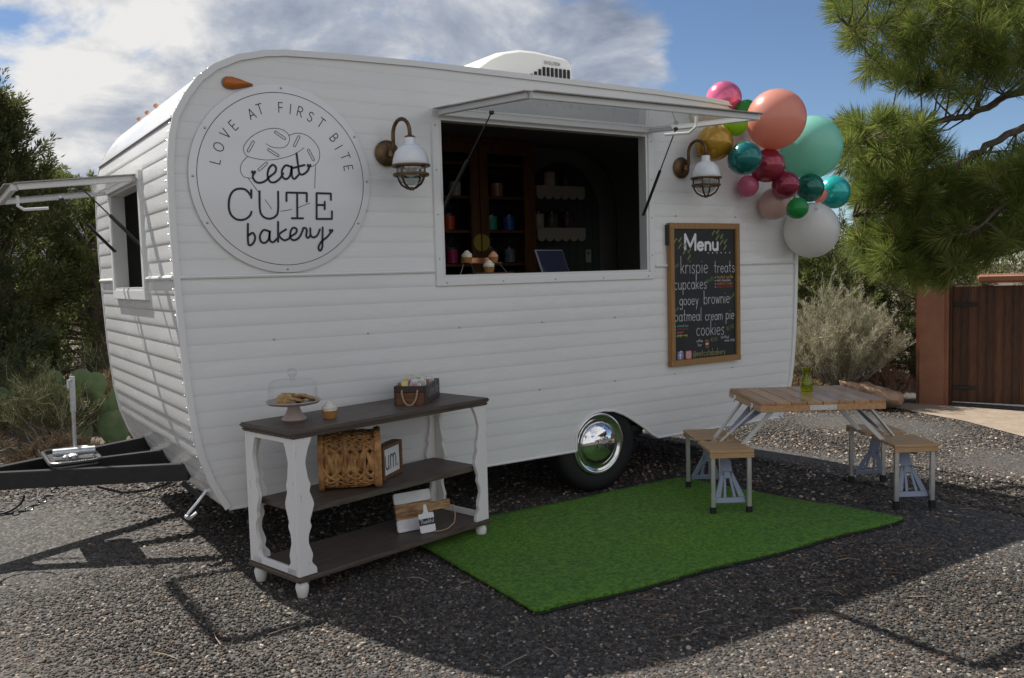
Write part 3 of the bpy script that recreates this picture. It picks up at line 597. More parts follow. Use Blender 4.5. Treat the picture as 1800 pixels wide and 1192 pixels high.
for x0, x1 in ((3.59,4.143),(4.152,4.71)):
    mb = MB(); frame(mb, x0, x1, 1.48, 2.72, .085, lambda u, v, d: (u, 1.855 if d else 1.88, v)); door = TC(mb, 'door', LINW)
    mb = MB(); mb.add([(x0+.06,1.868,1.54),(x1-.06,1.868,1.54),(x1-.06,1.868,2.66),(x0+.06,1.868,2.66)], [(0,1,2,3)]); sub(mb, 'pane', GLASS, cabt, door)
mb = MB(); mb.bb(3.55,4.75,1.87,2.19,2.72,2.775); TC(mb, 'cornice', LINW)
for s_ in (-1, 1): mb = MB(); mb.prism([(0,-.075)]+[(s_*.075*math.cos(a), .075*math.sin(a)) for a in np.linspace(-PI/2, PI/2, 12)]+[(0,.075)], (4.1475+s_*.008, 1.853, 1.855), (1,0,0), (0,0,1), (0,-.012,0)); TC(mb, 'half_round_pull', mat('gold_pull', (.50,.36,.08), .4, .3))
def jar(x, y, z, col, label, r=.06, h=.19):
    j = thing('jar', label, 'jar', (x,y,z), 0, 'candy jars in the trailer')
    MB().lathe([(r*.95,.004),(r,.012),(r,h*.78),(r*.7,h*.9),(r*.62,h)], n=18).build('glass_body', GLASS, j)
    MB().lathe([(r*.88,.008),(r*.9,h*.66),(0,h*.68)], n=16).build('filling', mat('jar_fill_%d_%d_%d' % tuple(int(c*99) for c in col), col, .5, noise=40, col2=tuple(c*.5 for c in col)), j)
    MB().lathe([(r*.7,h),(r*.72,h*1.06),(r*.3,h*1.1),(r*.28,h*1.2),(0,h*1.24)], n=16).build('lid', GLASS, j)
for x, z, c, lb in ((3.98,2.268,(.62,.58,.5),'jar of pale sweets on the upper cabinet shelf'),(4.42,2.268,(.55,.24,.15),'jar of reddish sweets on the upper cabinet shelf'),(3.91,1.968,(.85,.08,.02),'jar of red-orange sweets on the middle cabinet shelf at left'),(4.35,1.968,(.02,.42,.24),'jar of green sweets on the middle cabinet shelf'),(4.54,1.968,(.02,.16,.60),'jar of blue sweets on the middle cabinet shelf'),(3.93,1.673,(.65,.02,.16),'jar of magenta sweets on the lowest visible cabinet shelf'),(4.34,1.673,(.10,.08,.14),'dark jar on the lowest visible cabinet shelf behind the cupcakes'),(4.54,1.673,(.22,.24,.27),'empty tall jar on the lowest visible cabinet shelf beside the tablet')): jar(x, 2.0, z, c, lb)
CREAM = mat('cream_paint', (.40,.36,.30), .6)
for z, lbl in ((2.392,'upper cream wall shelf with scalloped edge inside the trailer'),(1.99,'lower cream wall shelf with scalloped edge inside the trailer')):
    s_ = thing('wall_shelf', lbl, 'shelf', (5.2,2.1,z), 0, 'scalloped shelves in the trailer')
    MB().bb(-.29,.29,-.02,.10,-.006,.014).build('board', CREAM, s_)
    sc = [(-.29,.012)] + [(-.29+.58/6*(k+.5)+.048*math.cos(a), -.075+.048*math.sin(a)*.9) for k in range(6) for a in np.linspace(PI, 2*PI, 8)] + [(.29,.012)]
    MB().prism(sc, (0,-.024,0), (1,0,0), (0,0,1), (0,-.01,0)).build('scalloped_edge', CREAM, s_)
for k, (x, z, c, nm, lb) in enumerate(((5.10,2.406,(.5,.38,.30),'canister','pale canister on the upper scalloped shelf'),(5.30,2.406,(.02,.025,.05),'canister','dark canister on the upper scalloped shelf'),(4.96,2.004,(.42,.36,.30),'canister','cream canister at the left end of the lower scalloped shelf'),(5.12,2.004,(.06,.08,.04),'canister','green-black canister in the middle of the lower scalloped shelf'),(5.31,2.004,(.08,.02,.03),'canister','dark red canister at the right of the lower scalloped shelf'))):
    cn = thing(nm, lb, 'canister', (x,2.12,z), 0, 'canisters on the scalloped shelves'); MB().lathe([(.055,0),(.058,.005),(.058,.13),(.05,.145)], n=18).build('body', mat('can_%d' % k, c, .4), cn); MB().lathe([(.06,.13),(.06,.155),(.02,.165),(.018,.185),(0,.19)], n=18).build('lid', BLACKM, cn)
ap = thing('arched_panel', 'dark green arched wall panel with beaded boards inside the trailer', 'panel', (5.3,2.205,1.0)); 
MB().prism([(-.45,0),(.48,0)]+[(.015+.465*math.cos(a), 1.15+.5*math.sin(a)) for a in np.linspace(0, PI, 18)], (0,0,0), (1,0,0), (0,0,1), (0,.006,0)).build('board', mat('arch_green', (.035,.05,.042), .6), ap)
for k in range(9): MB().bb(-.42+k*.1,-.412+k*.1,-.003,.002,.02,1.2+.42*math.sqrt(max(0,1-((k-4.2)/4.8)**2))).build('bead', mat('arch_bead', (.02,.03,.025), .6), ap)
pl = thing('wall_outlet', 'pale outlet plate on the inside wall right of the tablet', 'outlet', (5.62,2.2,1.73)); MB().bb(-.035,.035,-.008,0,-.065,.065).build('plate', CREAM, pl, bevel=.003); MB().bb(-.014,.014,-.011,-.008,.01,.045).build('socket', LIN, pl)
tb = thing('tablet', 'tablet with pale case leaning on the serving counter', 'tablet', (3.86,.36,1.551), R(12))
rot = Matrix.Rotation(R(-22), 3, 'X')
mb = MB(); mb.box((0,.03,.098), (.30,.010,.20), rot); mb.build('case', mat('tablet_case', (.35,.36,.38), .3, .6), tb, bevel=.004); mb = MB(); mb.box((0,.0245,.1), (.278,.003,.18), rot); mb.build('screen', mat('tablet_screen', (.03,.035,.06), .08, coat=1.), tb); mb = MB(); mb.bar((0,.06,.15),(0,.15,.003), .08, .006); mb.build('stand', BLACKM, tb)
def cupcake(loc, s, frost, label, cake=(.42,.20,.05), rz=0):
    c = thing('cupcake', label, 'cupcake', loc, rz, 'cupcakes')
    P = []; n = 32
    mb = MB()
    for i, (r, z) in enumerate(((.026,0),(.027,.002),(.036,.034),(.038,.036))):
        for k in range(n): q = r*(1+(.035 if k % 2 else -.035)*(1 if 0 < i < 3 else .5)); mb.v.append((q*math.cos(2*PI*k/n)*s, q*math.sin(2*PI*k/n)*s, z*s))
    for r in range(3):
        for k in range(n): mb.f.append((r*n+k, r*n+(k+1)%n, (r+1)*n+(k+1)%n, (r+1)*n+k))
    mb.f.append(tuple(range(n))[::-1]); mb.f.append(tuple(3*n+k for k in range(n)))
    mb.build('paper_cup', mat('paper_cup', cake, .7), c, 20)
    mb = MB(); turns = 3.2; m_ = 70
    path = []; rad = []
    for i in range(m_):
        u = i/(m_-1); a = u*turns*2*PI; rr = .027*(1-u)**.8; path.append((rr*math.cos(a)*s, rr*math.sin(a)*s, (.040+.036*u)*s)); rad.append((.0135*(1-.45*u)*(1+.16*math.sin(i*2.4)))*s)
    rad[-1] = .002*s; mb.tube(path, rad, 8); mb.lathe([(.033,.034),(.030,.045),(.015,.06),(0,.066)], n=16); mb.v[-64:] = [(x*s, y*s, z*s) for x, y, z in mb.v[-64:]]
    mb.build('frosting', mat('frosting_%d' % int(frost[1]*100), frost, .6), c, 60); return c
rs = thing('wire_riser', 'small wire riser with brown trays holding cupcakes in the serving window', 'riser', (3.22,.30,1.551))
for x in (-.14,.14): MB().tube([(x,-.10,0),(x*.8,0,.10),(x*.8,.10,.10)], .003, 6).tube([(x,.12,0),(x*.8,.10,.10)], .003, 6).build('wire_leg', SCREW, rs)
MB().bb(-.13,.13,-.01,.11,.098,.106).build('upper_tray', mat('tray_brown', (.10,.045,.02), .5), rs); MB().bb(-.15,.15,-.12,-.02,.028,.036).build('lower_tray', mat('tray_brown2', (.10,.045,.02), .5), rs); MB().bb(-.13,.13,.10,.108,.1,.14).build('copper_rail', mat('copper', (.55,.25,.14), .3, .8), rs)
cupcake((3.10,.34,1.657), 1.05, (.80,.74,.62), 'white frosted cupcake on the upper tray in the serving window')
cupcake((3.20,.22,1.588), 1.05, (.80,.75,.64), 'white frosted cupcake on the lower tray in the serving window', rz=1.)
cupcake((3.30,.32,1.657), .95, (.78,.36,.20), 'orange flower frosted cupcake behind the others in the serving window', rz=2.)
mb = MB(); mb.bb(2.85,3.2,1.2,1.5,2.765,2.785); 
for k in range(8): mb.bb(2.87,3.18,1.22+k*.035,1.235+k*.035,2.758,2.766)
T(mb, 'ceiling_vent', mat('vent_grey', (.35,.34,.32), .5))

# ------------------------------------------------------------------ round sign
SG = thing('round_sign', 'round white sign with cupcake drawing and black bakery lettering screwed to the trailer side', 'sign', (1.722,-.012,2.134))
MB().lathe([(.517,0),(.517,.004),(.512,.006),(0,.006)], n=96, rot=Matrix.Rotation(PI/2,3,'X')).build('disc', SIGNW, SG, 30)
sgf = dict(o=(0,-.0065,0), e1=(1,0,0), e2=(0,0,1), nrm=(0,-1,0))
MB().ribbon([(.475*math.cos(a), .475*math.sin(a)) for a in np.linspace(0, 2*PI, 120)], .0035, h=.0004, smooth=False, **sgf).build('ring_line', INK, SG)
THIN = [[(-.0954,.1913),(-.0623,.1756),(-.0113,.1728),(.0239,.1891),(.0405,.2233),(.0305,.2558),(-.0064,.2756),(-.0575,.2766),(-.1144,.2599),(-.1773,.2213),(-.2181,.1704),(-.2176,.1381),(-.1989,.1174),(-.1442,.1059),(-.0771,.1036),(.0033,.1195),(.0741,.1473),(.1225,.1811)],[(.0357,.2429),(.0793,.2589),(.126,.2562),(.1721,.231),(.206,.1878),(.2136,.143),(.1997,.1028),(.1712,.0812),(.1531,.0759)],[(-.2012,.1152),(-.2312,.0835),(-.2426,.0507),(-.2366,.0185),(-.2155,.0031),(-.1771,.0001)],[(-.2015,-.0018),(-.1475,-.0765)],[(-.1147,-.1141),(-.0809,-.163)],[(.1858,.0852),(.1752,-.0419)],[(-.0302,-.1766),(.0361,-.1656)],[(.0717,-.1549),(.1439,-.1264)]]
SPR = [((-.0381,.2571),(.0118,.226)),((-.1941,.1469),(-.1653,.196)),((-.0812,.1593),(-.0316,.1299)),((.0667,.1892),(.0947,.2398)),((.1479,.1679),(.1741,.1174)),((-.1404,.0472),(-.0983,.0851))]
BOLD = [[(-.1725,.0264),(-.1769,.0045),(-.1614,-.019),(-.1337,-.0224),(-.1051,-.0094),(-.0815,.0133),(-.052,.0365),(-.0451,.0621),(-.0614,.0779),(-.085,.0571),(-.0947,.0184),(-.0828,-.0142),(-.0546,-.0166),(-.0251,.0043),(-.0054,.0327)],[(.0403,.0712),(.0106,.0777),(-.0115,.0491),(-.0108,.0159),(.0093,.0022),(.0334,.0231),(.0463,.0759),(.0438,.0234),(.0581,.005),(.085,.0306)],[(.0764,.1474),(.0827,.0808),(.0877,.0385),(.1062,.0313),(.1341,.0493),(.1484,.0757)],[(.0528,.065),(.1204,.0846)],[(-.1891,-.0634),(-.1912,-.107)],[(-.1918,-.0962),(-.2188,-.0642),(-.2568,-.0588),(-.2901,-.0748),(-.3103,-.113),(-.3152,-.1669),(-.302,-.2045),(-.2705,-.2257),(-.2322,-.2232),(-.2037,-.2032),(-.1937,-.1813)],[(-.1438,-.0687),(-.1465,-.1696),(-.1314,-.2057),(-.0983,-.2185),(-.0637,-.2071),(-.045,-.1735),(-.0399,-.0681)],[(.0081,-.0724),(.1262,-.0715)],[(.0081,-.0724),(.0058,-.1203)],[(.1262,-.0715),(.124,-.1201)],[(.0696,-.073),(.0643,-.2134)],[(.0315,-.2149),(.0983,-.2142)],[(.1846,-.0711),(.178,-.2168)],[(.1846,-.0711),(.2706,-.0712)],[(.2706,-.0712),(.2689,-.1079)],[(.1816,-.1382),(.2299,-.1373)],[(.2307,-.1178),(.2288,-.1613)],[(.178,-.2168),(.2702,-.2158)],[(.2702,-.2158),(.2722,-.1721)],[(-.2169,-.247),(-.22,-.3563),(-.1945,-.3543),(-.1808,-.3236),(-.1917,-.2972),(-.2167,-.3104)],[(-.1049,-.286),(-.1329,-.2817),(-.1535,-.3126),(-.1494,-.3434),(-.1273,-.3513),(-.1047,-.3292),(-.0969,-.2838),(-.0994,-.3347),(-.0818,-.3481),(-.0557,-.3259)],[(-.0479,-.2347),(-.0532,-.346)],[(-.0039,-.2768),(-.0456,-.307),(-.0183,-.3372),(.0146,-.326)],[(.015,-.3182),(.0509,-.2979),(.0567,-.2754),(.0372,-.2676),(.021,-.2901),(.0194,-.3238),(.0397,-.3373),(.0698,-.3216),(.0915,-.2843),(.0958,-.2696),(.11,-.2695),(.1164,-.2842),(.1115,-.3126),(.1229,-.3239),(.138,-.3069)],[(.1373,-.2694),(.138,-.3069),(.1528,-.3217),(.1773,-.3103),(.1945,-.276)],[(.212,-.2644),(.2081,-.324),(.2045,-.3756),(.1915,-.3973),(.1814,-.3789),(.1998,-.3469),(.2375,-.3183),(.262,-.2895)]]
mb = MB()
for i, s_ in enumerate(THIN): mb.ribbon(s_, .0032, h=.0004+i*.00008, **sgf)
for i, (a, b_) in enumerate(SPR):
    a, b_ = np.array(a), np.array(b_); d = (b_-a)/np.linalg.norm(b_-a); q = np.array((-d[1], d[0])); t0 = math.degrees(math.atan2(q[1], q[0]))
    loop = [tuple(a+ .0065*np.array((math.cos(x), math.sin(x)))) for x in np.radians(np.linspace(t0, t0+180, 8))] + [tuple(b_+.0065*np.array((math.cos(x), math.sin(x)))) for x in np.radians(np.linspace(t0+180, t0+360, 8))]
    mb.ribbon(loop+[loop[0]], .0032, h=.0012+i*.00005, smooth=False, **sgf)
mb.build('cupcake_drawing', INK, SG)
mb = MB()
for i, s_ in enumerate(BOLD): mb.ribbon(s_, .0115, h=.002+i*.00006, smooth=len(s_) > 2, **sgf)
for i, (hx, hy) in enumerate(((-.1723,.0307),(.1462,.0801),(.2622,-.2849))):
    hp = [(hx+.014*(math.sin(a)**3), hy+.001*(13*math.cos(a)-5*math.cos(2*a)-2*math.cos(3*a)-math.cos(4*a))) for a in np.linspace(0, 2*PI, 20, endpoint=False)]
    mb.add([(x, -.0065-.0042-i*.0001, z) for x, z in hp], [tuple(range(20))])
mb.build('name_lettering', INK, SG)
mb = MB()
for ch, x, z in (('L',-.376,.084),('O',-.353,.16),('V',-.314,.232),('E',-.269,.28),('A',-.168,.348),('T',-.12,.377),('F',-.003,.394),('I',.053,.39),('R',.108,.38),('S',.168,.356),('T',.23,.327),('B',.306,.248),('I',.331,.195),('T',.369,.145),('E',.385,.08)):
    a = math.atan2(z, x); tx = np.array((math.sin(a), -math.cos(a))); ty = np.array((math.cos(a), math.sin(a))); sc = .060; w_ = G[ch][0]
    for i, st in enumerate(G[ch][1]): mb.ribbon([tuple(np.array((x,z)) + tx*(p[0]-w_/2)*sc*.95 + ty*(p[1]-.45)*sc) for p in st], .0048, h=.0006+i*.0001, smooth=len(st) > 3, **sgf)
mb.build('motto_lettering', INK, SG)
for x, z in ((.004,.501),(-.421,.257),(-.496,.002),(-.433,-.243),(-.004,-.498),(.434,-.239),(.498,.005),(.431,.261)): MB().lathe([(.0075,0),(.0065,.003),(0,.005)], (x,-.006,z), 10, Matrix.Rotation(PI/2,3,'X')).build('screw', SCREW, SG)

# ------------------------------------------------------------------ menu board
MN = thing('menu_board', 'black chalkboard menu in an oak frame hanging on the trailer side', 'sign', (4.985,-.022,1.383))
for nm, x0, x1, z0, z1 in (('frame_rail',-.372,.372,.489,.534),('frame_rail',-.375,.375,-.534,-.489),('frame_stile',-.372,-.327,-.489,.489),('frame_stile',.327,.372,-.489,.489)): MB().bb(x0,x1,-.022,.018,z0,z1).build(nm, FRAMEW, MN, bevel=.004)
MB().bb(-.33,.33,-.006,.012,-.492,.492).build('slate', CHALK, MN)
MB().bb(-.385,-.372,-.01,.016,.37,.52).build('hanging_bracket', BLACKM, MN)
mf = dict(o=(0,-.0065,0), e1=(1,0,0), e2=(0,0,1), nrm=(0,-1,0)); oc = np.array((4.985,1.383))
def mw(items, name, m, wd, hs=1.):
    mb = MB()
    for k, (s_, x0, z0, x1, z1) in enumerate(items): write(mb, s_, np.array((x0,z0))-oc, np.array((x1,z1))-oc, wd, h=.0005, hscale=hs, **mf)
    mb.build(name, m, MN)
mw([('Menu',4.771,1.717,5.133,1.714)], 'heading', mat('chalk_bright', (.75,.77,.80), .8), .021, .85)
mw([('krispie',4.728,1.542,5.015,1.54),('treats',5.082,1.541,5.307,1.541),('cupcakes',4.66,1.423,4.999,1.422),('gooey',4.713,1.306,4.909,1.303),('brownie',4.967,1.303,5.249,1.303),('oatmeal',4.662,1.187,4.942,1.181),('cream',4.979,1.179,5.168,1.176),('pie',5.204,1.177,5.298,1.174),('cookies',4.884,1.067,5.185,1.059)], 'menu_lettering', CHW, .0048, 1.35)
mw([('@eatcutebakery',4.848,.912,5.193,.906)], 'handle_lettering', mat('chalk_gold', (.30,.30,.13), .8), .004, 1.2)
mw([('$4.00',4.661,1.577,4.714,1.6),('$4.00',5.004,1.461,5.074,1.487),('$4.00',5.256,1.325,5.31,1.361),('$4.00',4.657,1.255,4.71,1.277),('$2.00',5.217,1.087,5.292,1.108),('$2.00',5.039,1.013,5.109,1.016)], 'price_lettering', CHG, .003)
for nm, c, s_, x0, z, x1 in (('flavour_lettering',(.55,.30,.05),'twisted vanilla',5.11,1.497,5.285),('flavour_lettering',(.45,.50,.60),'mint chocolate',5.11,1.473,5.26),('flavour_lettering',(.60,.20,.04),'cookies & cream',5.11,1.449,5.28),('flavour_lettering',(.40,.06,.03),'peanut butter',5.11,1.426,5.29),
    ('flavour_lettering',(.05,.45,.40),'oatmeal lace',4.685,1.144,4.80),('flavour_lettering',(.35,.06,.04),'chocolate',4.685,1.12,4.80),('flavour_lettering',(.60,.12,.25),'sugar',4.685,1.097,4.75),('flavour_lettering',(.50,.48,.05),'ginger snap',4.685,1.073,4.79)):
    mw([(s_, x0, z, x1, z-.002)], nm, mat('chalk_%d_%d' % (int(c[0]*100), int(c[2]*100)), c, .8), .0028)
mw([('coffee',4.885,1.018,4.95,1.016),('bar',4.90,.985,4.94,.984),('bottled',5.15,1.03,5.235,1.027),('water $1.00',5.19,1.003,5.30,1.0)], 'drinks_lettering', CHW, .0024)
mb = MB()
for x in np.linspace(5.021,5.254,6): mb.add([(x-4.985+.006*math.cos(a), -.0072, 1.692-1.383+.006*math.sin(a)) for a in np.linspace(0,2*PI,8,endpoint=False)], [tuple(range(8))])
for x, z in ((5.093,1.503),(5.093,1.478),(5.093,1.453),(5.093,1.43),(4.668,1.148),(4.668,1.124),(4.668,1.10),(4.668,1.077)): mb.add([(x-4.985+.005*math.cos(a), -.0072, z-1.383+.005*math.sin(a)) for a in np.linspace(0,2*PI,8,endpoint=False)], [tuple(range(8))])
mb.build('chalk_dots', CHW, MN)
mb = MB()
for (x0, z0, x1, z1) in ((4.69,1.80,4.83,1.675),(5.09,1.86,5.215,1.745)):
    mb.ribbon([(x0-4.985,z0-1.383),((x0+x1)/2-4.985+.01,(z0+z1)/2-1.383+.012),(x1-4.985,z1-1.383)], .003, h=.0005, **mf)
    for k in range(7):
        u = k/6; cx, cz = x0+(x1-x0)*u-4.985, z0+(z1-z0)*u-1.383; s_ = 1 if k % 2 else -1
        mb.ribbon([(cx,cz),(cx+s_*.016+.006,cz+s_*.016+.006),(cx+s_*.026,cz+s_*.030)], .011, h=.0009+k*.0001, **mf)
mb.build('leaf_sprigs', CHG, MN)
for nm, x, c in (('social_icon',4.716,(.22,.19,.36)),('social_icon',4.801,(.62,.16,.17))):
    ic = MB().prism(rrect(x-4.985,.927-1.383,.062,.062,.012), (0,-.0065,0), (1,0,0), (0,0,1), (0,-.001,0)).build(nm, mat('icon_%d' % int(c[0]*100), c, .5), MN); mb = MB()
    if x < 4.75: write(mb, 'f', (x-4.985-.012,.903-1.383), (x-4.985+.014,.903-1.383), .009, (0,-.0078,0), (1,0,0), (0,0,1), (0,-1,0), .0005, .75)
    else:
        for loop in (rrect(x-4.985,.927-1.383,.040,.040,.010), [(x-4.985+.010*math.cos(a), .927-1.383+.010*math.sin(a)) for a in np.linspace(0,2*PI,16,endpoint=False)]): mb.ribbon(loop+[loop[0]], .004, (0,-.0078,0), (1,0,0), (0,0,1), (0,-1,0), .0005, smooth=False)
    mb.build('icon_mark', mat('icon_white', (.7,.68,.75), .6), ic)
mb = MB(); mb.prism([(-.022,.03),(.022,.03),(.015,-.035),(-.015,-.035)], (4.997-4.985,-.0068,1.0-1.383), (1,0,0), (0,0,1), (0,-.0006,0)); cu = mb.build('coffee_cup_drawing', mat('chalk_brown', (.22,.09,.04), .8), MN)
mb = MB(); mb.ribbon([(-.012+.012,1.0-1.383-.003),(.020+.004,1.0-1.383-.003)], .012, h=.0012, smooth=False, **mf); mb.build('cup_sleeve', CHW, cu)

# ------------------------------------------------------------------ wall lamps
def lamp(x, z, label):
    o = thing('wall_lamp', label, 'lamp', (x,-.009,z), 0, 'barn style wall lamps')
    RXm = Matrix.Rotation(PI/2, 3, 'X')
    MB().lathe([(.078,0),(.078,.010),(.066,.016),(.060,.022),(.030,.026),(0,.028)], (0,0,0), 28, RXm).build('back_plate', BRASS, o, 40)
    py_ = -.20; px_ = .055
    path = [(0,-.02,-.005),(.010,-.055,-.005),(.014,-.065,.02)] + [(.014+(px_-.014)*(1-math.cos(a))/2, -.065+(py_+.065)*(1-math.cos(a))/2, .10+.085*math.sin(a)) for a in np.linspace(0, PI, 12)] + [(px_,py_,.075)]
    MB().tube(path, .0115, 10).lathe([(.02,-.02),(.022,0),(.015,.02)], (0.006,-.045,-.005), 10).build('gooseneck_arm', BRASS, o, 60)
    c = (px_,py_,0)
    MB().lathe([(.012,.085),(.030,.076),(.031,.070),(.024,.068)], c, 24).build('collar', BRASS, o, 40)
    MB().lathe([(.029,.069),(.031,.066),(.031,.036),(.034,.032),(.034,.027)], c, 24).build('neck', ENAMEL, o, 40)
    MB().lathe([(.033,.028),(.050,.024),(.072,.010),(.092,-.018),(.104,-.055),(.108,-.088),(.106,-.090),(.101,-.055),(.085,-.015),(.0,.02)], c, 36).build('shade', ENAMEL, o, 60)
    MB().lathe([(.104,-.086),(.113,-.088),(.113,-.098),(.100,-.102),(.085,-.098),(.085,-.09)], c, 36).build('shade_rim', BRASS, o, 40)
    mb = MB(); n = 36
    pr = [(.078,-.095),(.078,-.14),(.070,-.165),(.052,-.190),(.025,-.203),(0,-.206)]
    for r, z_ in pr:
        for k in range(n): q = r*(1+(.02 if k % 2 else -.02)); mb.v.append((c[0]+q*math.cos(2*PI*k/n), c[1]+q*math.sin(2*PI*k/n), z_))
    for i in range(len(pr)-1):
        for k in range(n): mb.f.append((i*n+k, i*n+(k+1)%n, (i+1)*n+(k+1)%n, (i+1)*n+k))
    mb.build('ribbed_glass', glass_mat('lamp_glass', (.80,.84,.84), .18, .08) if 'lampg' not in MATS else MATS['lampg'], o, 30)
    MB().lathe([(.020,-.09),(.028,-.12),(.026,-.15),(0,-.165)], c, 14).build('bulb', mat('bulb', (.7,.68,.62), .3), o)
    mb = MB()
    for k in range(4):
        a = k*PI/2+.5; mb.tube([(c[0]+r*math.cos(a), c[1]+r*math.sin(a), z_) for r, z_ in ((.094,-.098),(.095,-.14),(.088,-.17),(.068,-.20),(.03,-.222),(.008,-.226))], .0065, 6)
    mb.lathe([(.014,-.235),(.016,-.222),(.008,-.215)], c, 10)
    mb.build('cage_bars', BRASS, o, 60)
    MB().tube([(c[0]+.098*math.cos(a), c[1]+.098*math.sin(a), -.145) for a in np.linspace(0,2*PI,28,endpoint=False)], .0095, 6, closed=True).build('cage_ring', BRASS, o, 60)
lamp(2.36, 2.31, 'white domed wall lamp with brass cage left of the serving window'); lamp(4.765, 2.325, 'white domed wall lamp with brass cage right of the serving window above the menu')

# ------------------------------------------------------------------ balloons
def balloon(p, r, col, label, pearl=False, tilt=(0,0)):
    o = thing('balloon', label, 'balloon', p, 0, 'balloons in the garland at the trailer corner'); rotm = Matrix.Rotation(tilt[0],3,'X') @ Matrix.Rotation(tilt[1],3,'Y')
    prof = [(0,1.0)] + [(math.sin(a)*(1-.03*(1-math.cos(a))), math.cos(a) if a < PI*.55 else math.cos(a)*(1.0+.06*((a-PI*.55)/(PI*.45))**2)) for a in np.linspace(.08, PI-.10, 26)] + [(.05,-1.075),(.035,-1.10),(.06,-1.13),(.045,-1.14)]
    m = mat('balloon_%d_%d_%d_%d' % (*[int(c*100) for c in col], pearl), col, .22 if pearl else .3, .35 if pearl else 0., coat=.35, trans=.0 if pearl else .32)
    MB().lathe([(a*r, b_*r) for a, b_ in prof][::-1], n=40, rot=rotm).build('envelope', m, o, 80)
for p, r, c, lb, pe, tl in (((5.34,.10,2.892),.143,(.72,.14,.27),'glossy pink balloon on the roof edge above the awning',True,(.3,.5)),((5.43,-.05,2.786),.088,(.03,.30,.03),'small green balloon half hidden behind the large peach balloon',False,(.4,.8)),((5.475,-.3,2.685),.228,(.80,.36,.27),'large peach balloon at the top of the garland',False,(.8,-.3)),((4.972,-.15,2.502),.139,(.45,.25,.02),'metallic gold balloon behind the right wall lamp',True,(.9,.4)),((5.122,-.22,2.643),.093,(.36,.60,.02),'small lime green balloon under the awning corner',False,(.5,-.6)),((5.061,-.36,2.368),.124,(.005,.16,.15),'pearly dark teal balloon in front of the gold one',True,(1.2,.2)),((5.387,-.1,2.202),.084,(.72,.18,.33),'small pink balloon below the dark teal one',False,(.5,.3)),((6.109,-.12,2.53),.26,(.30,.68,.56),'large mint green balloon beyond the peach one',False,(.6,-.8)),((5.476,-.22,2.349),.131,(.32,.03,.06),'pearly burgundy balloon under the large peach balloon',True,(.8,.5)),((5.582,-.3,2.197),.109,(.25,.02,.05),'deep burgundy balloon in the middle of the garland',True,(.8,-.2)),((5.999,-.2,2.197),.114,(.004,.13,.10),'dark green-teal balloon below the mint one',True,(.5,-.5)),((5.659,-.13,2.069),.126,(.72,.50,.45),'pale blush balloon against the trailer wall',False,(.5,.5)),((6.307,-.05,2.164),.067,(.75,.30,.25),'tiny salmon balloon peeking out beside the aqua one',False,(.4,-.4)),((5.571,-.42,2.01),.082,(.01,.33,.06),'small bright green balloon in front of the white one',False,(1.,.4)),((6.636,.05,2.201),.143,(.02,.45,.42),'shiny aqua balloon at the outer end of the garland',True,(.3,-.9)),((6.019,-.2,1.861),.225,(.84,.84,.81),'large white balloon at the bottom of the garland',False,(-2.4,.5))): balloon(p, r, c, lb, pe, tl)

# ------------------------------------------------------------------ turf rug
rg = thing('turf_rug', 'green artificial turf rug lying on the gravel beside the trailer', 'rug', (3.5,-.9,0))
mb = MB(); nu, nv = 60, 36; q = [np.array(p) for p in RUG]
def rugp(u, v):
    e0 = q[0]*(1-u)+q[1]*u; e1 = q[3]*(1-u)+q[2]*u; p = e0*(1-v)+e1*v
    wv = .012*math.sin(u*17+1)*(1-v)**6 + .01*math.sin(v*9)*(u**8)
    return (p[0]-3.5, p[1]+.9+wv, float(gz(p[0]))+.016+.004*math.sin(u*9)*math.sin(v*7)+(.012*(u**30) if v < .3 else 0))
for j in range(nv+1):
    for i in range(nu+1): mb.v.append(rugp(i/nu, j/nv))
for j in range(nv):
    for i in range(nu): mb.f.append((j*(nu+1)+i, j*(nu+1)+i+1, (j+1)*(nu+1)+i+1, (j+1)*(nu+1)+i))
TURF = mat('turf', (.055,.15,.010), .75, noise=45, col2=(.14,.32,.028), ramp=(.4,.6), bump=.8, bscale=420)
rb = mb.build('turf_mat', TURF, rg, 60)
sm = rb.modifiers.new('thickness', 'SOLIDIFY'); sm.thickness = .014; sm.offset = -1
mb = MB(); edge = [rugp(i/nu, 0) for i in range(nu+1)] + [rugp(1, j/nv) for j in range(1,nv+1)]
mb.tube([(x, y, z-.008) for x, y, z in edge], .008, 6); mb.build('dark_backing_edge', mat('rug_backing', (.008,.012,.008), .8), rg)
blades = []
BL = bpy.data.materials.new('turf_blade'); BL.use_nodes = True; t = BL.node_tree; b = t.nodes['Principled BSDF']; oi = t.nodes.new('ShaderNodeObjectInfo'); rp = t.nodes.new('ShaderNodeValToRGB'); ge = t.nodes.new('ShaderNodeNewGeometry'); tn = t.nodes.new('ShaderNodeTexNoise'); tn.inputs['Scale'].default_value = 58; tn.inputs['Detail'].default_value = 3; t.links.new(ge.outputs['Position'], tn.inputs['Vector'])
tn2 = t.nodes.new('ShaderNodeTexNoise'); tn2.inputs['Scale'].default_value = 2.2; t.links.new(ge.outputs['Position'], tn2.inputs['Vector'])
m1 = t.nodes.new('ShaderNodeMath'); m1.operation = 'MULTIPLY_ADD'; m1.inputs[1].default_value = .35; t.links.new(oi.outputs['Random'], m1.inputs[0])
m2 = t.nodes.new('ShaderNodeMath'); m2.operation = 'MULTIPLY_ADD'; m2.inputs[1].default_value = 2.4; m2.inputs[2].default_value = -1.05; t.links.new(tn.outputs[0], m2.inputs[0])
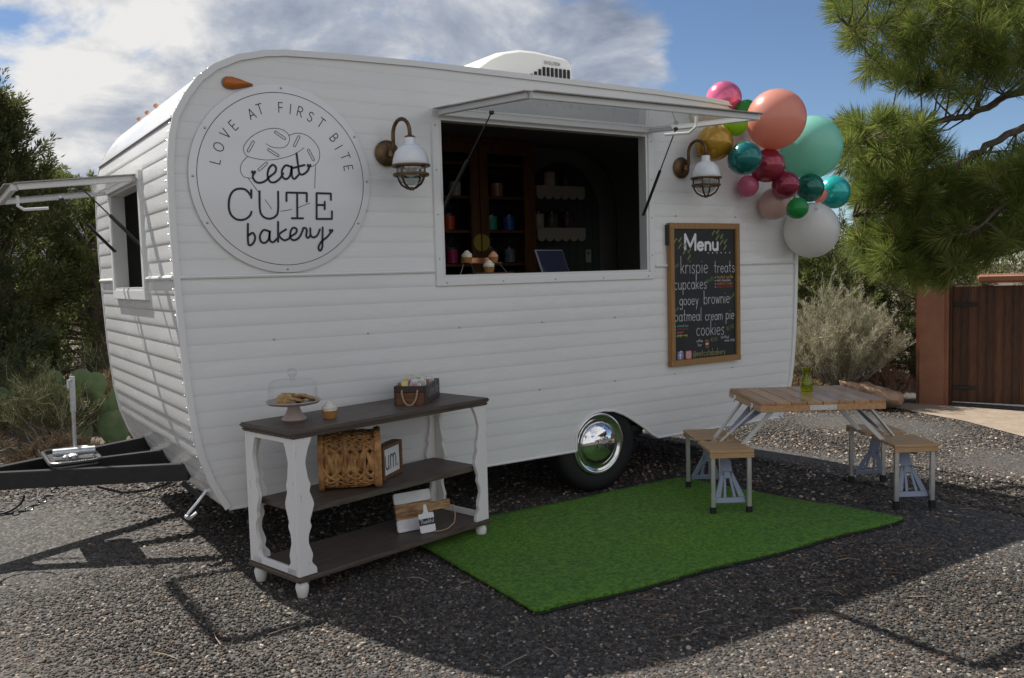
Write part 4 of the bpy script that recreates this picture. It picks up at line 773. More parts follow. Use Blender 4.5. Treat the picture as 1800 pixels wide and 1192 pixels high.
m3 = t.nodes.new('ShaderNodeMath'); m3.operation = 'MULTIPLY_ADD'; m3.inputs[1].default_value = .5; t.links.new(tn2.outputs[0], m3.inputs[0]); t.links.new(m2.outputs[0], m3.inputs[2]); t.links.new(m3.outputs[0], m1.inputs[2])
t.links.new(m1.outputs[0], rp.inputs[0]); t.links.new(rp.outputs[0], b.inputs['Base Color']); b.inputs['Roughness'].default_value = .5
rp.color_ramp.elements[0].color = (.045,.13,.006,1); rp.color_ramp.elements[1].color = (.40,.58,.12,1); rp.color_ramp.elements.new(.4).color = (.12,.30,.014,1); rp.color_ramp.elements.new(.75).color = (.20,.42,.03,1)
for k in range(4):
    mb = MB()
    for i in range(12):
        a = random.uniform(0, 6.28); x, y = random.uniform(-.010,.010), random.uniform(-.010,.010); h_ = random.uniform(.007,.014); ln = random.uniform(.003,.009); wv = .0014
        mb.add([(x-wv*math.sin(a), y+wv*math.cos(a), 0),(x+wv*math.sin(a), y-wv*math.cos(a), 0),(x+ln*math.cos(a), y+ln*math.sin(a), h_)], [(0,1,2)])
    me = mb.mesh('turf_blade'); me.materials.append(BL); blades.append(bpy.data.objects.new('turf_blade', me))
cells = [(2.2+i*.05, -1.8+j*.05, .05) for i in range(56) for j in range(36) if all(in_poly(2.2+i*.05+a, -1.8+j*.05+b_, RUG) for a in (0,.05) for b_ in (0,.05))]
tf = scatter('turf_pile', cells, blades, 7500, .9, 1.5, None, None, 9, False, .016); tf.parent = rg; tf.location = (-3.5,.9,0)

# ------------------------------------------------------------------ console table
CT = thing('console_table', 'distressed white console table with dark wood top and scalloped corner posts', 'table', (1.455,-.735,0), R(13.7))
CL, CD = 1.33, .45
def slab(x0, x1, y0, y1, z0, z1, m, name, bev=.008):
    return MB().bb(x0, x1, y0, y1, z0, z1).build(name, m, CT, 40, bev, 3)
top = slab(-.02,CL+.02,-.02,CD+.02,.822,.845,DWOOD,'table_top',.008); MB().bb(-.012,CL+.012,-.012,CD+.012,.803,.8215).build('top_moulding', DWOOD, top, 40, .007, 3)
slab(.05,CL-.05,.03,CD-.03,.415,.445,DWOOD,'middle_shelf',.004); slab(-.012,CL+.012,-.012,CD+.012,.086,.114,DWOOD,'bottom_shelf',.009)
wv = [(155,.107),(220,.081),(300,.062),(400,.074),(440,.089),(480,.079),(510,.09),(560,.105),(620,.088),(665,.074),(690,.086),(740,.065),(790,.062),(870,.086),(910,.074),(950,.105),(985,.105)]
zt, zl = .802, .115
tt = np.linspace(155, 985, 70); ww = np.interp(tt, [a[0] for a in wv], [a[1] for a in wv]); kk = np.array([.2,.6,.2]); ww[1:-1] = np.convolve(ww, kk, 'valid')
outl = [(0, zt)] + [(float(w_), zt-(zt-zl)*(t_-155)/830) for t_, w_ in zip(tt, ww)] + [(0, zl)]
for cx, sx_ in ((0,1),(CL,-1)):
    for cy, sy_ in ((0,1),(CD,-1)):
        mb = MB(); mb.prism([(a*sx_, b_) for a, b_ in outl], (cx, cy, 0), (1,0,0), (0,0,1), (0,.024*sy_,0)); mb.prism([(a*sy_, b_) for a, b_ in outl], (cx, cy+.0245*sy_*0, 0), (0,1,0), (0,0,1), (.024*sx_,0,0))
        if True:
            mb2 = MB(); mb2.prism([(a*sx_, b_) for a, b_ in outl], (cx, cy, 0), (1,0,0), (0,0,1), (0,.024*sy_,0)); post = mb2.build('corner_post', WWASH, CT, 30, .002, 1)
            mb3 = MB(); o2 = [(max(a, .0), b_) for a, b_ in outl]; mb3.prism([(.0245*sy_ if a == 0 else max(a,.026)*sy_, b_) for a, b_ in o2], (cx+.001*sx_, cy, 0), (0,1,0), (0,0,1), (.023*sx_,0,0)); mb3.build('post_side', WWASH, post, 30, .002, 1)
        MB().lathe([(.020,0),(.024,.004),(.031,.035),(.034,.055),(.030,.070),(.024,.076),(.028,.080),(.030,.0865)], (cx+.035*sx_, cy+.035*sy_, 0), 20).build('foot', WWASH, CT, 50)
for cx in (.012, CL-.012):
    MB().bb(cx-.011,cx+.011,.026,CD-.026,.115,.150).build('end_rail', WWASH, CT, 30, .003, 1); MB().bb(cx-.0105,cx+.0105,.026,CD-.026,.775,.802).build('end_rail', WWASH, CT, 30, .003, 1)
def on_console(x, y, z): a = R(13.7); return (1.455+x*math.cos(a)-y*math.sin(a), -.735+x*math.sin(a)+y*math.cos(a), z)

# things on the console
cs = thing('cake_stand', 'pale pink footed cake stand under a glass dome on the console', 'cake stand', on_console(.205,.30,.845))
MB().lathe([(.064,0),(.066,.004),(.060,.012),(.046,.030),(.034,.055),(.030,.070),(.034,.078),(0,.079)], n=36).build('foot', mat('blush_ceramic', (.42,.33,.29), .35), cs, 50)
MB().lathe([(.03,.076),(.10,.080),(.130,.086),(.142,.098),(.141,.103),(.134,.100),(.125,.093),(0,.091)], n=48).build('plate', mat('blush_ceramic', (.42,.33,.29), .35), cs, 50)
dm = thing('glass_dome', 'clear glass dome with round knob covering the cookies', 'dome', on_console(.205,.30,.9395))
MB().lathe([(.122,0),(.124,.002),(.124,.085),(.119,.102),(.104,.113),(.020,.116),(0,.116)], n=48).build('dome', GLASS, dm, 50)
MB().lathe([(.013,.116),(.012,.128),(.020,.136),(.026,.150),(.024,.166),(.012,.175),(0,.177)], n=24).build('knob', glass_mat('knob_glass', (.93,.95,.97), .12), dm, 60)
COOK = mat('cookie', (.36,.18,.06), .85, noise=45, col2=(.55,.36,.16), bump=.6, bscale=130)
for k, (x, y, z, rx, ry, rz, lb) in enumerate(((-.058,-.03,.118,.5,-.5,.3,'golden cookie leaning at the left under the dome'),(-.01,-.045,.112,.35,.15,1.2,'front cookie lying under the dome'),(.035,.0,.116,.3,.45,2.,'middle cookie tilted under the dome'),(.072,-.02,.113,.25,.4,.7,'right hand cookie under the dome'),(-.01,.045,.125,-.3,.2,.1,'back cookie under the dome'))):
    p = on_console(.205,.30,.845); ck = MB().lathe([(0,-.008),(.036,-.008),(.043,-.003),(.042,.003),(.034,.008),(.018,.0095),(0,.0085)], n=18); ck.v = [(a*(1+random.uniform(-.04,.04)), b_*(1+random.uniform(-.04,.04)), c+random.uniform(-.0015,.0015)) for a, b_, c in ck.v]
    o = ck.build('cookie', COOK, None, 50); o.location = (p[0]+x, p[1]+y, p[2]+z-.0); o.rotation_euler = (rx*.7, ry*.8, rz); tag(o, lb, 'cookie', 'cookies under the dome')
cupcake(on_console(.345,.18,.845), 1.12, (.74,.68,.58), 'cupcake with swirled white frosting standing on the console', (.45,.20,.03))
# coffee crate
CR = thing('wooden_crate', 'small brown wooden crate lettered for coffee with rope handle on the console', 'crate', on_console(1.04,.275,.845), R(13.7+36))
BW = mat('crate_wood', (.085,.032,.012), .5, noise=6, col2=(.20,.085,.03), stretch=(3,3,16)); BWD = mat('crate_dark', (.035,.022,.018), .55, noise=6, col2=(.055,.035,.028), stretch=(2,12,12))
a_, b2, h2 = .19, .094, .108
MB().bb(-a_,a_,-b2,-b2+.012,0,h2).build('side_board', BWD, CR, 30, .002, 1); MB().bb(-a_,a_,b2-.012,b2,0,h2).build('side_board', BWD, CR, 30, .002, 1)
for s_ in (-1,1):
    for z0, z1 in ((0,.070),(.072,h2)): MB().bb(s_*a_-.006-.006*s_,s_*a_+.006-.006*s_,-b2+.0125,b2-.0125,z0,z1).build('end_board', BW if z0 == 0 else BWD, CR, 30, .002, 1)
MB().bb(-a_+.012,a_-.012,-b2+.012,b2-.012,0,.01).build('base_board', BWD, CR)
ROPE = mat('rope', (.40,.27,.18), .9, bump=.5, bscale=200)
for s_ in (-1,1): MB().tube([(s_*(a_+.004),-.045,.085)] + [(s_*(a_+.010+.012*math.sin(t_)), -.045*math.cos(t_), .085-.085*math.sin(t_)) for t_ in np.linspace(.15,PI-.15,12)] + [(s_*(a_+.004),.045,.085)], .0055, 8).build('rope_handle', ROPE, CR, 60)
mb = MB(); write(mb, 'Coffee Bar'.replace('C','C'), (-.13,.038), (.14,.038), .0042, (0,-b2,0), (1,0,0), (0,0,1), (0,-1,0), .0008, 1.5); mb.build('lettering', mat('crate_print', (.42,.42,.42), .7), CR)
cols = [(.72,.72,.70),(.70,.70,.72),(.70,.30,.38),(.72,.70,.66),(.62,.58,.20),(.74,.74,.74),(.28,.12,.06),(.66,.68,.72)]
names = ['white','bluish white','pink','cream','yellow','bright white','brown','pale grey']; spots = ['at the near end','near the rope handle','in the near half','in the middle','in the far half','at the far end']
k = 0
for i in range(6):
    for j in range(4):
        cidx = (i*3+j*2) % 8 if i < 3 else (0,5,4,7)[(i+j) % 4]
        mb = MB(); mb.box((0,0,.026), (.008+.004*random.random(),.036,.058)); pk = mb.build('sugar_packet', mat('packet_%d' % cidx, cols[cidx], .6), None, 30, .003, 1)
        a = R(13.7+36); lx, ly = -.155+i*.062+random.uniform(-.01,.01), -.058+j*.038+random.uniform(-.006,.006); c0 = on_console(1.04,.275,.845)
        pk.location = (c0[0]+lx*math.cos(a)-ly*math.sin(a), c0[1]+lx*math.sin(a)+ly*math.cos(a), .845+.062+random.uniform(0,.022)); pk.rotation_euler = (random.uniform(-.35,.35), random.uniform(-.45,.45), a+random.uniform(-.5,.5))
        tag(pk, '%s packet in the coffee crate, %s, row %s' % (names[cidx], spots[i], ('one','two','three','four')[j]), 'packet', 'packets in the coffee crate')
# basket
BK = thing('wicker_basket', 'brown woven wicker basket lying on the middle shelf of the console', 'basket', on_console(.50,.235,.4455), R(-24))
WK = mat('wicker', (.24,.10,.03), .6, noise=14, col2=(.52,.28,.10), bump=.3, bscale=150)
def bsurf(u, v, off=0.):      # u around (0..1), v along the axis (0..1)
    a = u*2*PI; ry_, rz_ = .150+off, .158+off; e_ = .48; ca, sa = math.cos(a), math.sin(a); bul = 1-.05*(2*v-1)**2*(1 if v > .5 else .6)
    return (-.15+.31*v, .86*ry_*bul*math.copysign(abs(ca)**e_, ca), .152+.93*rz_*bul*math.copysign(abs(sa)**e_, sa))
def strip(mb, fn, n_, wd, ph):
    V = []; 
    for i in range(n_+1):
        t_ = i/n_; u, v = fn(t_); u2, v2 = fn(min(1, t_+.01)); u1, v1 = fn(max(0, t_-.01)); du, dv = (u2-u1)*.95, (v2-v1)*.36; L_ = math.hypot(du, dv)+1e-9; nu_, nv_ = -dv/L_*wd/.95, du/L_*wd/.36
        off = .0035*math.sin(t_*n_*.9+ph)
        V += [bsurf(u+nu_/2, min(max(v+nv_/2,0),1), off), bsurf(u-nu_/2, min(max(v-nv_/2,0),1), off)]
    mb.add(V, [(2*i, 2*i+1, 2*i+3, 2*i+2) for i in range(n_)])
mb = MB()
for k in range(22): strip(mb, lambda t_, k=k: (k/22+t_*.27, t_), 26, .018, k); strip(mb, lambda t_, k=k: (k/22-t_*.27, t_), 26, .018, k+1.5)
for v in (.10,.26,.42,.58,.74,.9): strip(mb, lambda t_, v=v: (t_, v), 60, .020, v*20)
wb = mb.build('woven_side', WK, BK, 60); s2 = wb.modifiers.new('thickness', 'SOLIDIFY'); s2.thickness = .003
mb = MB()
for v, r_ in ((.0,.013),(.02,.011),(.95,.012),(.985,.014),(1.0,.013)): mb.tube([tuple(Vector(bsurf(u, v, .004+.004*math.sin(u*150+v*40)))) for u in np.linspace(0,1,72,endpoint=False)], r_, 6, closed=True)
for k in range(9): mb.tube([tuple(Vector(bsurf(u, .93+.008*k, .006*math.sin(u*120+k*2)))) for u in np.linspace(0,1,64,endpoint=False)], .006, 5, closed=True)
tag(mb.build('braided_rim', WK, BK, 60), kind='stuff')
mb = MB(); 
for k in range(11):
    f_ = 1-k/11; mb.tube([(.158+.004*math.sin(u*60+k), (bsurf(u,1)[1])*f_, .152+(bsurf(u,1)[2]-.152)*f_) for u in np.linspace(0,1,40,endpoint=False)], .008, 5, closed=True)
mb.build('woven_base', WK, BK, 60)
# um sign
US = thing('word_block_sign', 'small wooden box sign reading um. on the middle shelf', 'sign', on_console(.789,.215,.4455), R(13.7+25))
SW = mat('box_sign_wood', (.10,.045,.018), .55, noise=6, col2=(.17,.08,.035), stretch=(3,3,10)); w2, h3, d2 = .125, .19, .062
for nm, x0, x1, z0, z1 in (('frame_side',-w2,-w2+.02,0,h3),('frame_side',w2-.02,w2,0,h3),('frame_rail',-w2+.0205,w2-.0205,0,.02),('frame_rail',-w2+.0205,w2-.0205,h3-.02,h3)): MB().bb(x0,x1,0,d2,z0,z1).build(nm, SW, US, 30, .002, 1)
MB().bb(-w2+.019,w2-.019,.012,.06,.019,h3-.019).build('face', mat('sign_face', (.72,.72,.72), .6), US)
mb = MB(); write(mb, 'um.', (-.080,.050), (.088,.050), .0085, (0,.0115,0), (1,0,0), (0,0,1), (0,-1,0), .0006, 1.45); mb.build('lettering', INK, US)
# boards on the bottom shelf
MBD = thing('serving_board', 'white marble and acacia serving board with rope handle leaning on the bottom shelf', 'board', on_console(.90,.16,.1145), R(13.7-14))
lean = Matrix.Rotation(R(-14), 3, 'X')
def lp_(mb): mb.v = [tuple(lean @ Vector(p) + Vector((0,0,.004))) for p in mb.v]; return mb
MARB = mat('marble', (.62,.62,.64), .3, noise=7, col2=(.78,.78,.79)); ACA = mat('acacia', (.17,.07,.02), .4, noise=5, col2=(.42,.24,.09), stretch=(2,14,14), ramp=(.42,.6))
lp_(MB().prism(rrect(0,.035,.235,.07,.012), (0,0,0), (1,0,0), (0,0,1), (0,.014,0))).build('marble_half', MARB, MBD, 30, .002, 1)
lp_(MB().prism(rrect(0,.190,.235,.064,.012), (0,0,0), (1,0,0), (0,0,1), (0,.014,0))).build('marble_half', MARB, MBD, 30, .002, 1)
lp_(MB().prism([(-.1175,.0705),(.1175,.0705),(.1175,.092),(.235,.092),(.238,.10),(.238,.135),(.235,.143),(.1175,.143),(.1175,.1575),(-.1175,.1575)], (0,-.001,0), (1,0,0), (0,0,1), (0,.016,0))).build('wood_band', ACA, MBD, 30, .002, 1)
MB().tube([(.218,-.035,.118),(.222,-.06,.07),(.20,-.085,.03),(.15,-.10,.008),(.10,-.11,.006),(.06,-.10,.006)], .004, 6).build('rope_loop', ROPE, MBD, 60)
TB = thing('thankful_board', 'small white paddle board with black band lettered Thankful on the bottom shelf', 'board', on_console(.905,.065,.1145), R(13.7-14))
lp_(MB().prism(rrect(0,.055,.098,.11,.010), (0,0,0), (1,0,0), (0,0,1), (0,.008,0))).build('board', mat('white_board', (.72,.72,.72), .45), TB, 30, .0015, 1)
lp_(MB().prism([(-.022,.1095),(.022,.1095),(.013,.120),(.011,.150),(.006,.160),(-.006,.160),(-.011,.150),(-.013,.120)], (0,.0,0), (1,0,0), (0,0,1), (0,.008,0))).build('paddle_handle', mat('white_board', (.72,.72,.72), .45), TB, 30, .0015, 1)
lp_(MB().bb(-.0492,.0492,-.0012,.004,.043,.080)).build('black_band', mat('band_black', (.015,.015,.017), .6), TB)
mb = MB(); write(mb, 'Thankful', (-.043,.052), (.043,.055), .0026, (0,-.0013,0), (1,0,0), (0,0,1), (0,-1,0), .0006, 1.2); lp_(mb).build('lettering', CHW, TB)

# ------------------------------------------------------------------ folding picnic table
PT = thing('picnic_table', 'folding picnic table with wooden top, aluminium legs and four attached seats', 'table', (4.862,-1.03,.018), R(-32))
TU, TV = .80, .72
TABLEW2 = mat('table_pine_dark', (.30,.145,.06), .42, noise=5, col2=(.48,.27,.13), stretch=(14,1,14), coat=.15)
for hx in (-1, 1):
    for k in range(4):
        x0 = hx*(.003+k*(TU/2-.003)/4); x1 = hx*(.003+(k+1)*(TU/2-.003)/4-.004); MB().bb(min(x0,x1), max(x0,x1), -TV/2, TV/2, .688, .706).build('top_slat', TABLEW2 if k % 2 else TABLEW, PT, 30, .002, 1)
    for s_ in (-1, 1): MB().bb(min(hx*.003,hx*TU/2), max(hx*.003,hx*TU/2), s_*TV/2-.010-.010*s_, s_*TV/2+.010-.010*s_, .645, .6875).build('side_apron', TABLEW, PT, 30, .003, 1)
    MB().bb(hx*TU/2-.010-.010*hx, hx*TU/2+.010-.010*hx, -TV/2+.021, TV/2-.021, .645, .6875).build('end_apron', TABLEW, PT, 30, .003, 1)
    for y in (-.2,.2):
        c = hx*TU/2; MB().bb(min(c,c+hx*.004),max(c,c+hx*.004),y-.022,y+.022,.655,.685).tube([(c+hx*.006,y-.015,.66),(c+hx*.012,y,.632),(c+hx*.006,y+.015,.66)], .0025, 6).build('catch', CHROME, PT)
for s_ in (-1, 1):
    mb = MB(); mb.bb(-.085,.085,min(s_*TV/2,s_*(TV/2+.004)),max(s_*TV/2,s_*(TV/2+.004)),.652,.684)
    pl_ = mb.build('hinge_plate', mat('plate_steel', (.68,.68,.66), .4, .5), PT); mb = MB()
    for x in (-.07,-.035,.035,.07):
        for z in (.660,.676): mb.lathe([(.0035,0),(.003,.002),(0,.003)], (x, s_*(TV/2+.004), z), 8, Matrix.Rotation(PI/2*s_,3,'X'))
    mb.build('rivets', SCREW, pl_)
SEATY = .385; SEATX = .585
for sx_ in (-1, 1):
    for sy_ in (-1, 1):
        xc = sx_*SEATX; ye = sy_*SEATY
        seat = None
        for k in range(4):
            ya = ye-sy_*(.002+k*.082); yb = ya-sy_*.079; MB().bb(xc-.14, xc+.14, min(ya,yb), max(ya,yb), .398, .418).build('seat_slat', SEATW, PT, 30, .003, 1)
        MB().bb(xc-.14, xc+.14, min(ye+sy_*.001, ye-sy_*.018), max(ye+sy_*.001, ye-sy_*.018), .368, .3975).build('seat_apron', SEATW, PT, 30, .003, 1)
        for lx in (-.115, .115):
            lg = MB().bb(xc+lx-.0145, xc+lx+.0145, ye-sy_*.033-.011, ye-sy_*.033+.011, .02, .3975).build('seat_leg', ALU, PT, 30, .003, 1)
            MB().bb(xc+lx-.018, xc+lx+.018, ye-sy_*.033-.0155, ye-sy_*.033+.0155, 0, .052).build('foot_cap', RUBBER, lg, 30, .003, 1)
        # blue triangular brace between seat and legs
        B0 = Vector((xc, ye-sy_*.20, .385)); B1 = Vector((xc, ye-sy_*.052, .07)); ax = Vector((1,0,0)); dn = (B1-B0); Ln = dn.length; dn.normalize(); nn_ = ax.cross(dn)
        outer = [(-.030,0),(.030,0),(.034,Ln*.35),(.095,Ln*.93),(.095,Ln),(-.095,Ln),(-.095,Ln*.93),(-.034,Ln*.35)]
        mb = MB(); th_ = .010
        def quad(pts): mb.prism(pts, B0 - nn_*th_/2, ax, dn, nn_*th_)
        quad([(-.032,0),(.032,0),(.036,Ln*.42),(-.036,Ln*.42)]); quad([(-.096,Ln*.90),(.096,Ln*.90),(.096,Ln),(-.096,Ln)])
        for s_ in (-1, 1): quad([(s_*.036,Ln*.4205),(s_*.012,Ln*.4205),(s_*.058,Ln*.8995),(s_*.096,Ln*.8995)]); quad([(s_*.010,Ln*.552),(s_*.026,Ln*.552),(s_*.040,Ln*.8995),(s_*.022,Ln*.8995)])
        quad([(-.0355,Ln*.4205),(.0355,Ln*.4205),(.030,Ln*.55),(-.030,Ln*.55)])
        mb.build('seat_brace', BLUEP, PT, 30, .002, 1)
        # sloping supports from seat to table top
        tp = .18*sy_
        MB().bar((xc-sx_*.10, tp, .385), (sx_*.24, tp*.9, .645), .010, .026, (0,0,1)).build('top_support', ALUW, PT, 30)
        MB().bar((xc+sx_*.02, sy_*.06, .385), (sx_*.36, sy_*.16, .65), .024, .012, (0,0,1)).build('top_support', ALUW, PT, 30)
    MB().bb(sx_*SEATX-.012, sx_*SEATX+.012, -SEATY+.02, SEATY-.02, .352, .374).build('seat_rail', mat('dark_rail', (.09,.095,.10), .4, .6), PT, 30, .002, 1)
    MB().prism([(-.02,0),(.02,0),(.17,.30),(-.17,.30)], (sx_*.50, 0, .46), (0,1,0), (-sx_*.75,0,.62), (0.006*sx_,0,.006)).build('top_brace', BLUEP, PT, 30, .002, 1)
VS = thing('glass_vase', 'olive green glass carafe vase on the picnic table', 'vase', (4.955,-.985,.7065+.018))
MB().lathe([(.034,0),(.038,.004),(.041,.03),(.040,.06),(.033,.095),(.024,.12),(.024,.13),(.032,.155),(.036,.165),(.034,.165),(.022,.13),(.031,.095),(.037,.06),(.037,.02),(0,.012)], n=28).build('vase_body', glass_mat('olive_glass', (.82,.88,.12), .05), VS, 60)
MB().lathe([(.036,.012),(.036,.06),(0,.062)], n=24).build('water', glass_mat('vase_water', (.90,.92,.70), .03), VS, 60)
mb = MB()
for k in range(14): a = random.uniform(0,6.28); b_ = random.uniform(.15,.5); mb.tube([(0,0,.05),(.01*math.cos(a),.01*math.sin(a),.15),(b_*.12*math.cos(a),b_*.12*math.sin(a),.17+.10*random.random())], .0009, 4)
mb.build('dry_stems', mat('dry_stems', (.38,.34,.24), .8), VS)

# ------------------------------------------------------------------ gate, pillar, path, rock
ADOBE = mat('adobe', (.27,.12,.07), .9, noise=4, col2=(.34,.16,.095), bump=.6, bscale=60)
wdv = Vector((.40,-.916,0)); wn = Vector((-.916,-.40,0)); gb = float(gz(11.8))
pl_o = thing('gate_pillar', 'terracotta stucco gate pillar with rounded edges beside the dry shrub', 'pillar', (11.74,2.25,gb))
a = math.atan2(wdv.y, wdv.x); pl_o.rotation_euler = (0,0,a)
MB().bb(-.20,.21,-.02,.42,-.1,1.78).build('stucco_shaft', ADOBE, pl_o, 60, .05, 4)
gt = thing('wooden_gate', 'dark brown gate of vertical wooden planks beside the stucco pillar', 'gate', (11.74,2.25,gb), a)
GW = [mat('gate_wood_%d' % k, c, .6, noise=5, col2=c2, stretch=(10,10,1), bump=.2, bscale=40) for k, (c, c2) in enumerate((((.060,.025,.012),(.12,.050,.024)),((.042,.018,.010),(.09,.038,.018)),((.085,.034,.016),(.15,.064,.030))))]
for k in range(16):
    x = .25+k*.105; MB().bb(x, x+.098, .16+random.uniform(0,.008), .20, .04, 1.66).build('gate_plank', GW[k % 3], gt, 30, .004, 1)
for k in range(15): x = .25+k*.105+.098; MB().bb(x-.002, x+.009, .148, .165, .04, 1.66).build('batten', GW[(k+1) % 3], gt, 30)
MB().bb(.215,.248,.10,.22,0,1.70).build('gate_post', GW[1], gt)
for z in (.22, 1.38): MB().bb(.22,.55,.135,.147,z,z+.05).build('strap_hinge', BLACKM, gt, 30, .003, 1)
hd = thing('gate_lintel', 'terracotta stucco beam above the wooden gate', 'lintel', (11.74,2.25,gb), a); MB().bb(.55,2.4,.02,.36,1.70,1.82).build('beam', ADOBE, hd, 50, .03, 3)
aw = thing('garden_wall', 'low terracotta stucco wall running on beyond the gate', 'wall', (11.74,2.25,gb), a); MB().bb(1.95,6.5,.05,.36,-.1,1.70).build('wall_body', ADOBE, aw, 50, .04, 3)
mb = MB(); k = len(PATH); mb.add([(x,y,float(gz(x))+.008) for x, y in PATH], [tuple(range(k))]); pth = mb.build('path', mat('path_earth', (.24,.18,.13), .95, noise=6, col2=(.32,.26,.20), bump=.4, bscale=50), None); tag(pth, kind='structure')
from mathutils import noise as mn
rk = bmesh.new(); rr_ = random.Random(4)
for k in range(34):
    a_ = rr_.uniform(0, 2*PI); q_ = rr_.uniform(.75,1.); zq = rr_.choice((-.15,-.10,.04,.13,.18)); x_ = .46*q_*math.cos(a_); rk.verts.new((x_, .27*q_*math.sin(a_), zq*(1.1-.45*(x_/.46))))
bmesh.ops.convex_hull(rk, input=rk.verts); bmesh.ops.delete(rk, geom=[v for v in rk.verts if not v.link_faces], context='VERTS')
bmesh.ops.triangulate(rk, faces=rk.faces); bmesh.ops.subdivide_edges(rk, edges=rk.edges, cuts=4, use_grid_fill=True)
for v in rk.verts:
    p = v.co.copy(); v.co = p + p.normalized()*(.030*mn.noise(p*6)+.018*mn.noise(p*17)+.012*mn.noise(Vector((p.x*5,p.y*5,p.z*40))))
me = bpy.data.meshes.new('boulder'); rk.to_mesh(me); rk.free(); me.polygons.foreach_set('use_smooth', [True]*len(me.polygons)); me.materials.append(mat('sandstone', (.21,.12,.075), .9, noise=4, col2=(.42,.28,.19), bump=.7, bscale=24))
bo = bpy.data.objects.new('boulder', me); COL.objects.link(bo); bo.location = (10.80,2.55,float(gz(10.8))+.12); bo.rotation_euler = (0,0,R(-66)); tag(bo, 'brown sandstone boulder in front of the dry shrub', 'rock')

# ------------------------------------------------------------------ plants
def leaf_mat(name, c1, c2, c3, sc=2.2, tr=.25):
    if name in MATS: return MATS[name]
    m = bpy.data.materials.new(name); m.use_nodes = True; t = m.node_tree; b = t.nodes['Principled BSDF']; b.inputs['Roughness'].default_value = .65; b.inputs['Specular IOR Level'].default_value = .25
    tcx = t.nodes.new('ShaderNodeTexCoord'); nn = t.nodes.new('ShaderNodeTexNoise'); nn.inputs['Scale'].default_value = sc; nn.inputs['Detail'].default_value = 6; nn.inputs['Roughness'].default_value = .75; t.links.new(tcx.outputs['Object'], nn.inputs['Vector'])
    rp = t.nodes.new('ShaderNodeValToRGB'); rp.color_ramp.elements[0].position = .36; rp.color_ramp.elements[1].position = .66; rp.color_ramp.elements[0].color = (*c1,1); rp.color_ramp.elements[1].color = (*c3,1); rp.color_ramp.elements.new(.5).color = (*c2,1)
    t.links.new(nn.outputs[0], rp.inputs[0]); t.links.new(rp.outputs[0], b.inputs['Base Color'])
    tr_ = t.nodes.new('ShaderNodeBsdfTranslucent'); t.links.new(rp.outputs[0], tr_.inputs[0]); ms = t.nodes.new('ShaderNodeMixShader'); ms.inputs[0].default_value = tr; t.links.new(b.outputs[0], ms.inputs[1]); t.links.new(tr_.outputs[0], ms.inputs[2]); t.links.new(ms.outputs[0], t.nodes['Material Output'].inputs[0])
    MATS[name] = m; return m
def np_mesh(name, V, nper, m, parent=None):
    """V: (n, nper, 3) polygons"""
    n = len(V); me = bpy.data.meshes.new(name); me.vertices.add(n*nper); me.vertices.foreach_set('co', np.ascontiguousarray(V, dtype=np.float32).ravel()); me.loops.add(n*nper); me.loops.foreach_set('vertex_index', np.arange(n*nper, dtype=np.int32)); me.polygons.add(n); me.polygons.foreach_set('loop_start', np.arange(0, n*nper, nper, dtype=np.int32)); me.update(calc_edges=True); me.validate()
    me.materials.append(m); o = bpy.data.objects.new(name, me); COL.objects.link(o); o.parent = parent; return o
def unit(v): return v/(np.linalg.norm(v, axis=-1, keepdims=True)+1e-9)
def sprigs(C0, D0, length, width, jitter):
    """kite shaped leaf sprays: centre, direction"""
    n = len(C0); D = unit(D0 + rng.normal(0, jitter, (n,3))); S = unit(np.cross(D, rng.normal(0,1,(n,3)))); L_ = (length*rng.uniform(.6,1.4,n))[:,None]; W_ = (width*rng.uniform(.7,1.3,n))[:,None]
    return np.stack([C0, C0+D*L_*.45+S*W_*.5, C0+D*L_, C0+D*L_*.45-S*W_*.5], 1)
BARK = mat('bark', (.06,.042,.03), .9, noise=12, col2=(.12,.09,.065), stretch=(3,3,.6), bump=.6, bscale=30)
def juniper(loc, h, w_, label, seed, nclump=230, per=130, lm=None, shape='cone', low=.04):
    global rng; rng = np.random.default_rng(seed); random.seed(seed)
    o = thing('juniper_tree', label, 'tree', loc, 0, 'junipers round the yard'); mb = MB()
    mb.tube([(0,0,-.1),(.05,.02,h*.2),(-.04,.05,h*.5),(0,0,h*.86)], [w_*.09,w_*.075,w_*.045,.012], 8)
    cl = []
    for i in range(nclump):
        u = low+(1-low)*rng.random()**.85; a = rng.uniform(0, 2*PI); prof = (1-u)**.62 if shape == 'cone' else math.sqrt(max(0.02, 1-(2*u-.8)**2*.75))
        lob = 1+.22*math.sin(3*a+seed)+.16*math.sin(5*a+u*9+seed); rr = w_*.5*prof*lob*(1-.55*rng.random()**2.2)
        cl.append((rr*math.cos(a), rr*math.sin(a), u*h*(.97+.03*math.sin(a*2)), .13+.16*rng.random()))
        if i % 5 == 0: mb.tube([(0,0,max(.1,u*h*.75)),(rr*.5*math.cos(a),rr*.5*math.sin(a),u*h*.88),(rr*math.cos(a),rr*math.sin(a),u*h)], [.03,.018,.006], 5)
    mb.build('trunk', BARK, o, 60); A = []
    for x, y, z, r in cl:
        outw = unit(np.array((x, y, .0))+1e-6); ax = unit(outw*.75+np.array((0,0,.8))+rng.normal(0,.25,3)); n = per
        tpos = rng.random(n)[:,None]; spread = rng.normal(0,1,(n,3)); spread = unit(spread)*(r*.62*(1-.55*tpos))*rng.random((n,1))**.5
        Cc = np.array((x,y,z)) + ax*(tpos-.35)*r*2.1 + spread; A.append(sprigs(Cc, ax+unit(spread)*.75, .075, .020, .35))
    np_mesh('crown', np.concatenate(A), 4, lm, o); return o
